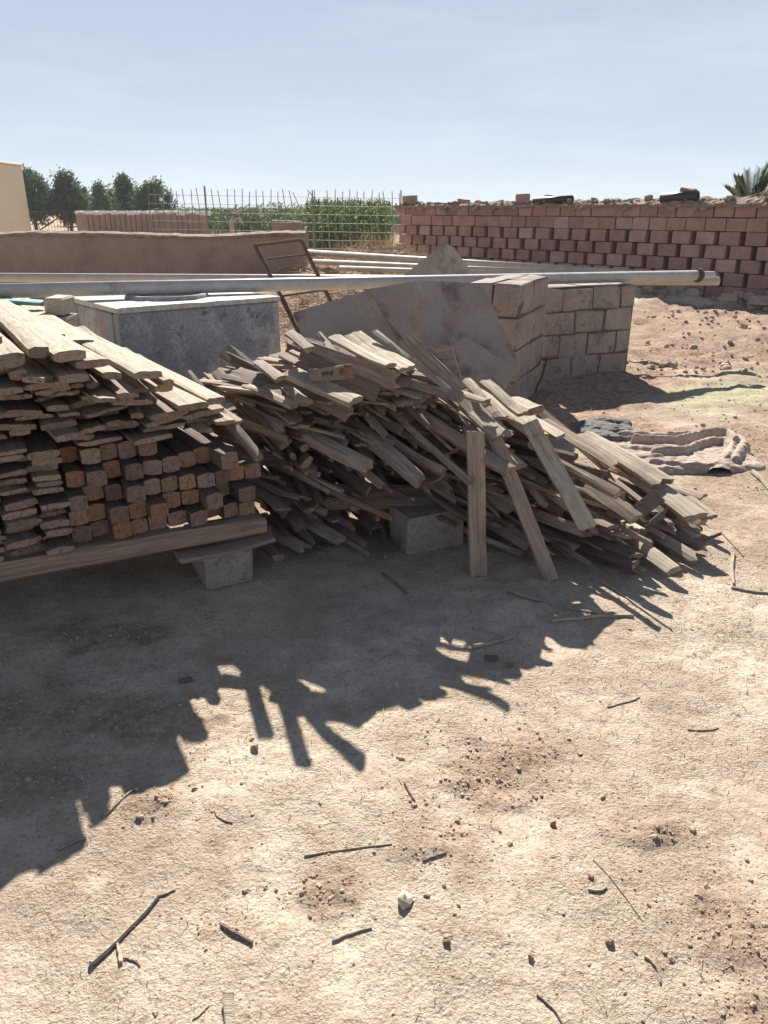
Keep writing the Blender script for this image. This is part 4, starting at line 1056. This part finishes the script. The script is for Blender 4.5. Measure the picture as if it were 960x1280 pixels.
for i, (u, Y, h, w, lab) in enumerate([(108, 80, 2.7, 5, 'low bush filling the gap before the small pointed tree'), (140, 82, 2.9, 4, 'low bush between the pointed trees'), (176, 84, 3.0, 5, 'low bush between pyramidal and darkest tree')]):
    tree(u, Y, h, w, lab, 30 + i, 'round', 'bush')
# maize: near stand and the wide far field
def maize(mb, tones, x, y, h, g, n=9, w=.05):
    lean = Vector((g.gauss(0, .05), g.gauss(0, .05), 0))
    mb.tube([(x, y, 0), (x + lean.x * h, y + lean.y * h, h)], [.014, .006], 3, False, 0, False); tones += [.35] * 3
    for i in range(n):
        z = h * (.12 + .85 * i / n); a = g.uniform(0, 6.28); L = g.uniform(.35, .7) * (1 - .45 * i / n); d = Vector((math.cos(a), math.sin(a), 0)); s_ = Vector((-d.y, d.x, 0)) * w / 2
        p0 = Vector((x, y, z)) + lean * z; p1 = p0 + d * L * .5 + Vector((0, 0, L * .5)); p2 = p0 + d * L + Vector((0, 0, L * g.uniform(-.1, .5)))
        mb.add([p0 - s_ * .6, p0 + s_ * .6, p1 + s_, p1 - s_, p2], [(0, 1, 2, 3), (3, 2, 4)]); t = min(1, max(0, g.gauss(.45, .25))); tones += [t, t]
mb = MB(); tones = []; gg = random.Random(41)
for i in range(620):
    y = gg.uniform(27, 40); x0, x1 = (383 - 480) / 960 * .935 * y, (487 - 480) / 960 * .935 * y
    maize(mb, tones, gg.uniform(x0, x1), y, 1.82 * gg.uniform(.85, 1.07), gg)
o = mb.build('maize_plants', M_MAIZE); tone_attr(o, tones); tag(o, 'dense stand of tall green maize behind the mesh fence', None, None, 'stuff')
mb = MB(); tones = []
for i in range(2600):
    y = gg.uniform(52, 75); x0, x1 = (190 - 480) / 960 * .935 * y, (500 - 480) / 960 * .935 * y
    maize(mb, tones, gg.uniform(x0, x1), y, 1.55 * gg.uniform(.85, 1.12), gg, 6, .09)
o = mb.build('maize_field', M_MAIZE); tone_attr(o, tones); tag(o, 'far field of green maize along the horizon', None, None, 'stuff')
mb = MB(); tones = []
for i in range(5000):
    y = gg.uniform(160, 230); x = gg.uniform(-.75, .9) * y; k = fbm(np.array([x]), np.array([0.]), .05, 3, 70)[0]
    leafquads(mb, Vector((x, y, gg.uniform(0, .6 + 3.6 * k))), 1.3, gg); tones.append(gg.random())
o = mb.build('distant_tree_line', M_LEAF); tone_attr(o, tones); tag(o, 'hazy line of scrub and trees on the horizon', None, None, 'stuff')
# dry weeds among ground behind the mud wall and on the wall
mb = MB(); tones = []
for i in range(900):
    y = gg.uniform(17, 30); x = gg.uniform(-.45, -.09) * y; n = sliver(mb, (x, y, .12), gg.uniform(.15, .45), .012, gg.uniform(0, 6.28), gg.uniform(.2, 1.4), 0, gg); tones += [gg.uniform(.4, 1)] * n
for i in range(260):
    x = gg.uniform(WL * .66, WL); c = WA + wd * x - wn * gg.uniform(.1, .6) + Vector((0, 0, RH * 7 + .17)); n = sliver(mb, c, gg.uniform(.08, .25), .007, gg.uniform(0, 6.28), gg.uniform(.3, 1.4), 0, gg); tones += [gg.uniform(.4, 1)] * n
o = mb.build('dry_grass', M_STRAW); tone_attr(o, tones); tag(o, 'dry grass tufts on wall top and waste ground', None, None, 'stuff')
# palm behind the wall
pc = at(938, 262, 17); pm = empty('palm', (pc.x, 17, 0), 'spiky grey green palm top showing over the wall end', 'palm')
mb = MB(); mb.tube([(0, 0, 0), (0, 0, 1.35)], [.16, .13], 9); mb.build('trunk', M_BARK, pm)
for i in range(36):
    a = gg.uniform(0, 6.28); el = R(gg.uniform(5, 82)); L = gg.uniform(.8, 1.15); d = Vector((math.cos(a) * math.cos(el), math.sin(a) * math.cos(el), math.sin(el))); mb = MB(); tn = []
    pts = [Vector((0, 0, 1.35)) + d * L * k + Vector((0, 0, -.28 * L * k * k * math.cos(el))) for k in (0, .25, .5, .75, 1)]
    mb.tube(pts, [.012, .009, .007, .005, .003], 4, False, 0, False); tn += [.5] * (len(mb.f) - len(tn))
    s_ = d.cross(Vector((0, 0, 1))).normalized()
    for k in range(34):
        t = .2 + .8 * k / 34; i0 = min(3, int(t * 4)); p = pts[i0].lerp(pts[i0 + 1], t * 4 - i0)
        for sg in (-1, 1):
            e = p + (s_ * sg * .75 + d * .75 + Vector((0, 0, .15))).normalized() * L * .26 * (1.15 - t * .6); q = (e - p).cross(Vector((0, 0, 1))).normalized() * .013
            mb.add([p - q, p + q, e], [(0, 1, 2)]); tn.append(gg.random())
    o = mb.build('frond', M_PALM, pm); tone_attr(o, tn)

# ------------------------------------------------------------------ folded sacks and dark tarp
def cloth(name, cx, cy, lx, ly, ridges, base, outline_seed, mat, lab, rz=0.0, thick=.02):
    n1, n2 = 130, 90; X, Y = np.meshgrid(np.linspace(-lx / 2, lx / 2, n1), np.linspace(-ly / 2, ly / 2, n2))
    xx, yy = X + cx, Y + cy
    e = np.sqrt((X / (lx / 2)) ** 4 + (Y / (ly / 2)) ** 4) + (fbm(xx, yy, 3.0, 3, outline_seed) - .5) * .55
    ins = np.clip((.98 - e) / .18, 0, 1); Z = base * np.sqrt(ins) * (.55 + .9 * fbm(xx, yy, 4, 3, outline_seed + 3))
    for poly, hgt, wdt in ridges:
        D = np.full(X.shape, 9.0)
        for (a, b) in zip(poly, poly[1:]):
            ax, ay, bx, by = a.x, a.y, b.x, b.y; l2 = (bx - ax) ** 2 + (by - ay) ** 2 + 1e-9
            t = np.clip(((xx - ax) * (bx - ax) + (yy - ay) * (by - ay)) / l2, 0, 1); D = np.minimum(D, np.hypot(xx - ax - t * (bx - ax), yy - ay - t * (by - ay)))
        Dn = D + (fbm(xx, yy, 18, 2, outline_seed + 7) - .5) * .012
        pr = np.sqrt(np.clip(1 - (Dn / wdt) ** 2, 0, 1)) * hgt; Z = np.maximum(Z, pr); ins = np.maximum(ins, (Dn < wdt * 1.02) * 1.0)
    Z += ((fbm(xx, yy, 22, 3, outline_seed + 9) - .5) * .014 + np.abs(fbm(xx * .6, yy * 1.6, 16, 3, outline_seed + 11) - .5) * -.03) * (ins > 0); base_z = np.where(ins > 0, Z + .006, -.03)
    idx = np.arange(n1 * n2).reshape(n2, n1); keep = (ins[:-1, :-1] > 0) | (ins[1:, :-1] > 0) | (ins[:-1, 1:] > 0) | (ins[1:, 1:] > 0)
    fs = [(int(idx[i, k]), int(idx[i, k + 1]), int(idx[i + 1, k + 1]), int(idx[i + 1, k])) for i in range(n2 - 1) for k in range(n1 - 1) if keep[i, k]]
    used = sorted({i for f in fs for i in f}); mp = {u_: i for i, u_ in enumerate(used)}
    V = np.stack([X, Y, base_z], -1).reshape(-1, 3)
    mb = MB(); mb.add([tuple(V[i]) for i in used], [tuple(mp[i] for i in f) for f in fs], 0, True)
    o = mb.build(name, mat); o.location = (cx - .04, cy, hz(cx, cy) * .5); return tag(o, lab, 'cloth')
M_SACK = rough_stone('dusty_cloth', [(.32, .245, .195), (.43, .335, .27), (.53, .43, .35)], 14, .8, .012, rand=False)
M_TARP = rough_stone('dark_tarp', [(.10, .10, .105), (.15, .145, .145), (.22, .205, .195)], 7, .5, .01, rand=False)
PX = lambda *p: [gnd(u, v) for u, v in p]
rid = [(PX((782, 552), (830, 556), (880, 549), (908, 545), (930, 552), (936, 566), (925, 584)), .075, .045),
       (PX((800, 560), (850, 563), (890, 552), (915, 552), (925, 562)), .09, .032),
       (PX((826, 574), (862, 573), (890, 562), (912, 560), (922, 568), (916, 582)), .075, .038),
       (PX((760, 566), (800, 567), (850, 567)), .05, .055),
       (PX((822, 585), (860, 589), (898, 591), (912, 582), (920, 572)), .055, .03),
       (PX((740, 575), (800, 579), (830, 578)), .045, .045), (PX((905, 592), (918, 578), (932, 575)), .05, .08)]
cloth('folded_sacks', 1.93, 4.78, 1.05, .72, rid, .03, 80, M_SACK, 'folded dusty brown sacking lying on the ground beside the heap')
cloth('dark_tarp', 1.62, 5.28, .42, .50, [(PX((755, 535), (785, 538)), .07, .09), (PX((752, 545), (788, 548)), .06, .07)], .05, 90, M_TARP, 'dark grey crumpled tarp behind the folded sacking')

# ------------------------------------------------------------------ sticks, stones and chips lying about, one by one
g = random.Random(55)
def stick(u0, v0, u1, v1, r, lab, mat=W_GREY, bend=.02, name='stick', taper=.7, z=.0):
    a, b = gnd(u0, v0, .012), gnd(u1, v1, .012); d = b - a; n = 6; s_ = Vector((-d.y, d.x, 0)).normalized()
    k0 = g.uniform(-1, 1) * bend
    mb = MB(); pts = []
    for i in range(n + 1):
        t = i / n; p = a + d * t + s_ * (k0 * math.sin(math.pi * t) + g.uniform(-.1, .1) * bend); p.z = hz(p.x, p.y) + r * .75 + z * t; pts.append(p)
    q0 = pts[0].copy(); mb.tube(pts, [r * (1 - (1 - taper) * i / n) * g.uniform(.9, 1.1) for i in range(n + 1)], 6, True, 0, False)
    o = mb.build(name, mat, None, q0)
    return tag(o, lab, 'stick', 'sticks and laths lying on the ground')
STK = [
 (113, 1200, 196, 1112, .0085, 'thickest grey stick at the lower left foreground, lying diagonally', W_PALE),
 (190, 1113, 218, 1103, .004, 'thin pale straw at the tip of the thickest stick', W_PALE),
 (150, 1198, 144, 1170, .006, 'short pale stub beside the thickest stick', W_PALE),
 (148, 1192, 174, 1200, .003, 'tiny twig beside the short pale stub', W_DARK),
 (276, 1150, 315, 1173, .007, 'short dark bark curl between thickest stick and white stone', W_DARK),
 (415, 1171, 465, 1156, .004, 'pale straight straw below the small clod patch', W_PALE),
 (73, 1058, 107, 1043, .006, 'short brown stick near the edge of the stack shadow', W_PALE),
 (131, 1016, 166, 984, .0045, 'pale thin stick at the tip of the stack shadow', W_PALE),
 (268, 1007, 290, 1022, .003, 'pale small twig in the open sand under the pointed shadows', W_PALE),
 (380, 1066, 490, 1055, .003, 'long thin straw stretching towards the clod patch', W_PALE),
 (505, 978, 518, 1000, .004, 'small dark twig at the edge of the clod patch', W_DARK),
 (690, 776, 792, 769, .010, 'long grey stick lying level in front of the heap', W_PALE),
 (680, 752, 746, 767, .006, 'brown crooked stick just above the long level one', W_PALE),
 (590, 807, 641, 795, .010, 'pale lath lying at the edge of the heap shadow', W_PALE),
 (753, 727, 840, 784, .006, 'dark curved twig arching away from the right foot', W_PALE),
 (636, 739, 676, 752, .014, 'flat grey stick in shade by the foot of the leaning board', W_PALE),
 (917, 690, 917, 730, .010, 'pale lath pointing straight at the viewer near the rim of the yard', W_PALE),
 (914, 734, 960, 740, .008, 'pale lath lying level at the foot of the straight pointing one', W_PALE),
 (880, 674, 902, 664, .008, 'rusty brown twig bent at the outermost heap tip', W_DARK),
 (902, 664, 930, 692, .005, 'thin brown twig trailing from the outermost heap tip', W_DARK),
 (478, 716, 508, 740, .008, 'dark twig in deep shade under the heap', W_DARK),
 (477, 866, 479, 898, .003, 'tiny pale straw standing out below the heap shadow', W_PALE),
 (735, 1114, 758, 1111, .004, 'tiny dark twig in the open sand', W_PALE),
 (742, 1074, 802, 1152, .0022, 'long hair-thin curved twig in the foreground', W_DARK),
 (806, 1196, 826, 1227, .004, 'short dark twig close to the clods of the foreground corner', W_PALE),
 (672, 1240, 706, 1280, .003, 'thin dark twig running out of the bottom of the view', W_DARK),
 (528, 1074, 558, 1068, .003, 'small brown twig on the clod patch', W_DARK),
 (860, 905, 900, 903, .003, 'thin twig far out on the bright sand', W_PALE),
 (940, 592, 962, 612, .018, 'thick pale lath end at the rim of the yard beside the sacking', W_PALE),
 (240, 1270, 262, 1240, .0025, 'thin straw by the pale wedge of wood', W_PALE),
 (760, 880, 800, 868, .003, 'fine pale straw on open sand right of the heap shadow', W_PALE),
]
for a in STK: stick(*a[:4], a[4] * .85, *a[5:], bend=.008 if a[4] > .004 else .014)
def chip(u, v, s_, rz, lab, mat, cat='chip', name='wood_chip', seed=1):
    gg = random.Random(seed); p = gnd(u, v); p.z = hz(p.x, p.y) + s_[2] * .4; mb = MB(); mb.box((0, 0, 0), s_, Matrix.Rotation(R(rz), 3, 'Z') @ Matrix.Rotation(gg.gauss(0, .1), 3, 'X'), min(s_) * .2, min(s_) * .22, 0, gg)
    o = mb.build(name, mat); o.location = p; tag(o, lab, cat)
chip(287, 1268, (.022, .075, .012), 12, 'pale wedge of split wood at the bottom of the view', W_PALE, seed=2)
chip(614, 824, (.045, .022, .014), -8, 'larger of two small brown chips below the heap shadow', W_DARK, seed=3)
chip(637, 831, (.03, .022, .014), -20, 'smaller of two small brown chips below the heap shadow', W_DARK, seed=4)
chip(232, 851, (.045, .022, .012), 20, 'dark wood chip on sand inside the notch of the shadow', W_DARK, seed=5)
chip(558, 1190 - 10, (.016, .012, .01), 0, 'tiny brown chip in the centre foreground', W_DARK, seed=6)
def stone(u, v, r, lab, mat=M_STONE, seed=1, flat=.6):
    gg = random.Random(seed); p = gnd(u, v); p.z = hz(p.x, p.y) + r * .35; mb = MB(); lump(mb, (0, 0, 0), r, gg, flat); o = mb.build('stone', mat); o.location = p; o.data.polygons.foreach_set('use_smooth', [False] * len(o.data.polygons)); tag(o, lab, 'stone')
stone(505, 1128, .022, 'pale squarish stone, brightest in the foreground clods', M_PALESTONE, 3, .9)
stone(318, 936, .016, 'dark clod on bright sand left of the longest pointed shadow', M_MUD, 4, .8)
stone(760, 1182, .011, 'round dark pebble in the lower centre right foreground', M_MUD, 5, .8)
stone(738, 1103, .008, 'small brown pebble above the tiny dark twig', M_MUD, 6, .8)
stone(663, 1200, .009, 'small dark pebble low in the centre foreground', M_MUD, 7, .8)
stone(691, 1034, .010, 'little brown pebble on the rim of the long clod patch', M_MUD, 8, .8)

# stamped characters on the board standing on edge
def stamp():
    M = sb.matrix_world
    cu = bpy.data.curves.new('stamp', 'FONT'); cu.body = '1F'; cu.size = .034; cu.extrude = .0006; cu.align_x = 'CENTER'; cu.align_y = 'CENTER'
    t = bpy.data.objects.new('stamp_tmp', cu); C.objects.link(t)
    dg = bpy.context.evaluated_depsgraph_get(); me_ = bpy.data.meshes.new_from_object(t.evaluated_get(dg)); bpy.data.objects.remove(t)
    me_.materials.clear(); me_.materials.append(M_DARKINK)
    o = bpy.data.objects.new('stamp', me_); C.objects.link(o); o.parent = sb
    best = None
    for sg in (1, -1):
        nw = (M.to_3x3() @ Vector((0, 0, sg))).normalized()
        if nw.y < 0: best = sg
    sg = best or 1
    # board local: x to the front tip, z is the face normal
    zx = Vector((0, 0, sg)); xx = Vector((1, 0, 0)); yy = zx.cross(xx)
    o.matrix_local = Matrix.Translation(Vector((-.035, 0, sg * .0160))) @ Matrix((xx, yy, zx)).transposed().to_4x4()
    mb = MB(); gg = random.Random(6)
    for i in range(7):
        x = -.09 - .011 * i; h = gg.uniform(.012, .024)
        mb.box((x, gg.uniform(-.004, .004), sg * .0160), (.0055, h, .0012))
    q = mb.build('stamp_bars', M_DARKINK, sb)
    mb = MB(); mb.box((-.006, 0, 0), (.03, .058, .0245), None, .002); mb.build('painted_tip', W_RED, sb)
stamp()

# ------------------------------------------------------------------ dusty air
mb = MB(); mb.box((0, 335, 8.5), (900, 745, 20.5)); hm = bpy.data.materials.new('dusty_air'); hm.use_nodes = True; hn = hm.node_tree
hn.nodes.remove(hn.nodes['Principled BSDF']); pv = hn.nodes.new('ShaderNodeVolumePrincipled'); pv.inputs['Color'].default_value = (.88, .93, 1, 1); pv.inputs['Density'].default_value = HAZE; pv.inputs['Anisotropy'].default_value = 0
hn.links.new(pv.outputs[0], hn.nodes['Material Output'].inputs['Volume'])
o = mb.build('haze', hm); tag(o, 'thin dusty air over the whole yard and fields', None, None, 'stuff')
# ------------------------------------------------------------------ camera, light, sky
cam = bpy.data.cameras.new('camera'); co = bpy.data.objects.new('camera', cam); C.objects.link(co); SC.camera = co
co.location = (0, 0, H); co.rotation_euler = (R(90) - T, 0, 0)
cam.sensor_fit = 'VERTICAL'; cam.sensor_height = 24; cam.lens = F / 1280 * 24; cam.clip_end = 2000; cam.clip_start = .05
SKYMIX, SKYK = .42, .60
EL, AZ = R(33.8), R(-3.2)          # sun straight ahead of the viewer
sd = Vector((math.sin(AZ) * math.cos(EL), math.cos(AZ) * math.cos(EL), math.sin(EL)))
sun = bpy.data.lights.new('sun', 'SUN'); sun.energy = 5.0; sun.angle = R(.53); sun.color = (1, .95, .87)
so = bpy.data.objects.new('sun', sun); C.objects.link(so); so.rotation_euler = sd.to_track_quat('Z', 'Y').to_euler()
w = bpy.data.worlds.new('World'); SC.world = w; w.use_nodes = True; nt = w.node_tree
sky = nt.nodes.new('ShaderNodeTexSky'); sky.sky_type = 'NISHITA'; sky.sun_disc = False; sky.sun_elevation = EL; sky.sun_rotation = AZ
sky.altitude = 2000; sky.air_density = .6; sky.dust_density = 0; sky.ozone_density = 2
bg = nt.nodes['Background']; bg.inputs['Strength'].default_value = .05
# dust in the air evens the sky out: the range is compressed and thin streaks of high haze are mixed in
gm = nt.nodes.new('ShaderNodeGamma'); gm.inputs[1].default_value = .5
sc1 = mix(nt, 1.0, sky.outputs[0], (.05, .05, .05), 'MULTIPLY'); nt.links.new(sc1, gm.inputs[0])
tc = nt.nodes.new('ShaderNodeTexCoord'); mp = nt.nodes.new('ShaderNodeMapping'); mp.inputs['Scale'].default_value = (1.2, 1.2, 9); mp.inputs['Rotation'].default_value = (0, .12, 0)
nt.links.new(tc.outputs['Generated'], mp.inputs[0]); hz_ = noise(nt, mp.outputs[0], 2.2, 6, .6, .4)
pale = mix(nt, ramp(nt, hz_, [(.42, (0, 0, 0)), (.66, (.85, .85, .85))]), (.272, .297, .322), (.37, .385, .395))
c = mix(nt, SKYMIX, mix(nt, 1.0, gm.outputs[0], (SKYK, SKYK, SKYK), 'MULTIPLY'), pale)
c = mix(nt, 1.0, c, (20, 20, 20), 'MULTIPLY')
sx = nt.nodes.new('ShaderNodeSeparateXYZ'); nt.links.new(tc.outputs['Generated'], sx.inputs[0])
mr = nt.nodes.new('ShaderNodeMapRange'); mr.inputs[1].default_value = .22; mr.inputs[2].default_value = .55; nt.links.new(sx.outputs['Z'], mr.inputs[0])
c = mix(nt, mr.outputs[0], c, mix(nt, 1.0, sky.outputs[0], (2.75, 2.2, 1.7), 'MULTIPLY')); nt.links.new(c, bg.inputs[0])
vs_ = SC.view_settings; vs_.view_transform = 'Standard'; vs_.look = 'None'; vs_.exposure = 1.2; vs_.gamma = 1
SC.render.engine = 'CYCLES'; SC.cycles.max_bounces = 6; SC.cycles.diffuse_bounces = 4; SC.cycles.use_denoising = True

# ------------------------------------------------------------------ of the broken boards the 245 that show largest stay single, those buried deep become one mass
bpy.context.view_layer.update(); dg = bpy.context.evaluated_depsgraph_get()
bb = [o for o in SC.objects if o.name.split('.')[0] == 'broken_board']; hits = {o.name: 0 for o in bb}
hz_o = bpy.data.objects['haze']; hz_o.hide_viewport = True; bpy.context.view_layer.update(); dg = bpy.context.evaluated_depsgraph_get()
eye = Vector((0, 0, H))
for v in range(400, 740, 2):
    for u in range(230, 910, 2):
        ok, loc, nrm, idx, ob, mw = SC.ray_cast(dg, eye, ray(u, v).normalized(), distance=12)
        if ok and ob.name in hits: hits[ob.name] += 1
hz_o.hide_viewport = False
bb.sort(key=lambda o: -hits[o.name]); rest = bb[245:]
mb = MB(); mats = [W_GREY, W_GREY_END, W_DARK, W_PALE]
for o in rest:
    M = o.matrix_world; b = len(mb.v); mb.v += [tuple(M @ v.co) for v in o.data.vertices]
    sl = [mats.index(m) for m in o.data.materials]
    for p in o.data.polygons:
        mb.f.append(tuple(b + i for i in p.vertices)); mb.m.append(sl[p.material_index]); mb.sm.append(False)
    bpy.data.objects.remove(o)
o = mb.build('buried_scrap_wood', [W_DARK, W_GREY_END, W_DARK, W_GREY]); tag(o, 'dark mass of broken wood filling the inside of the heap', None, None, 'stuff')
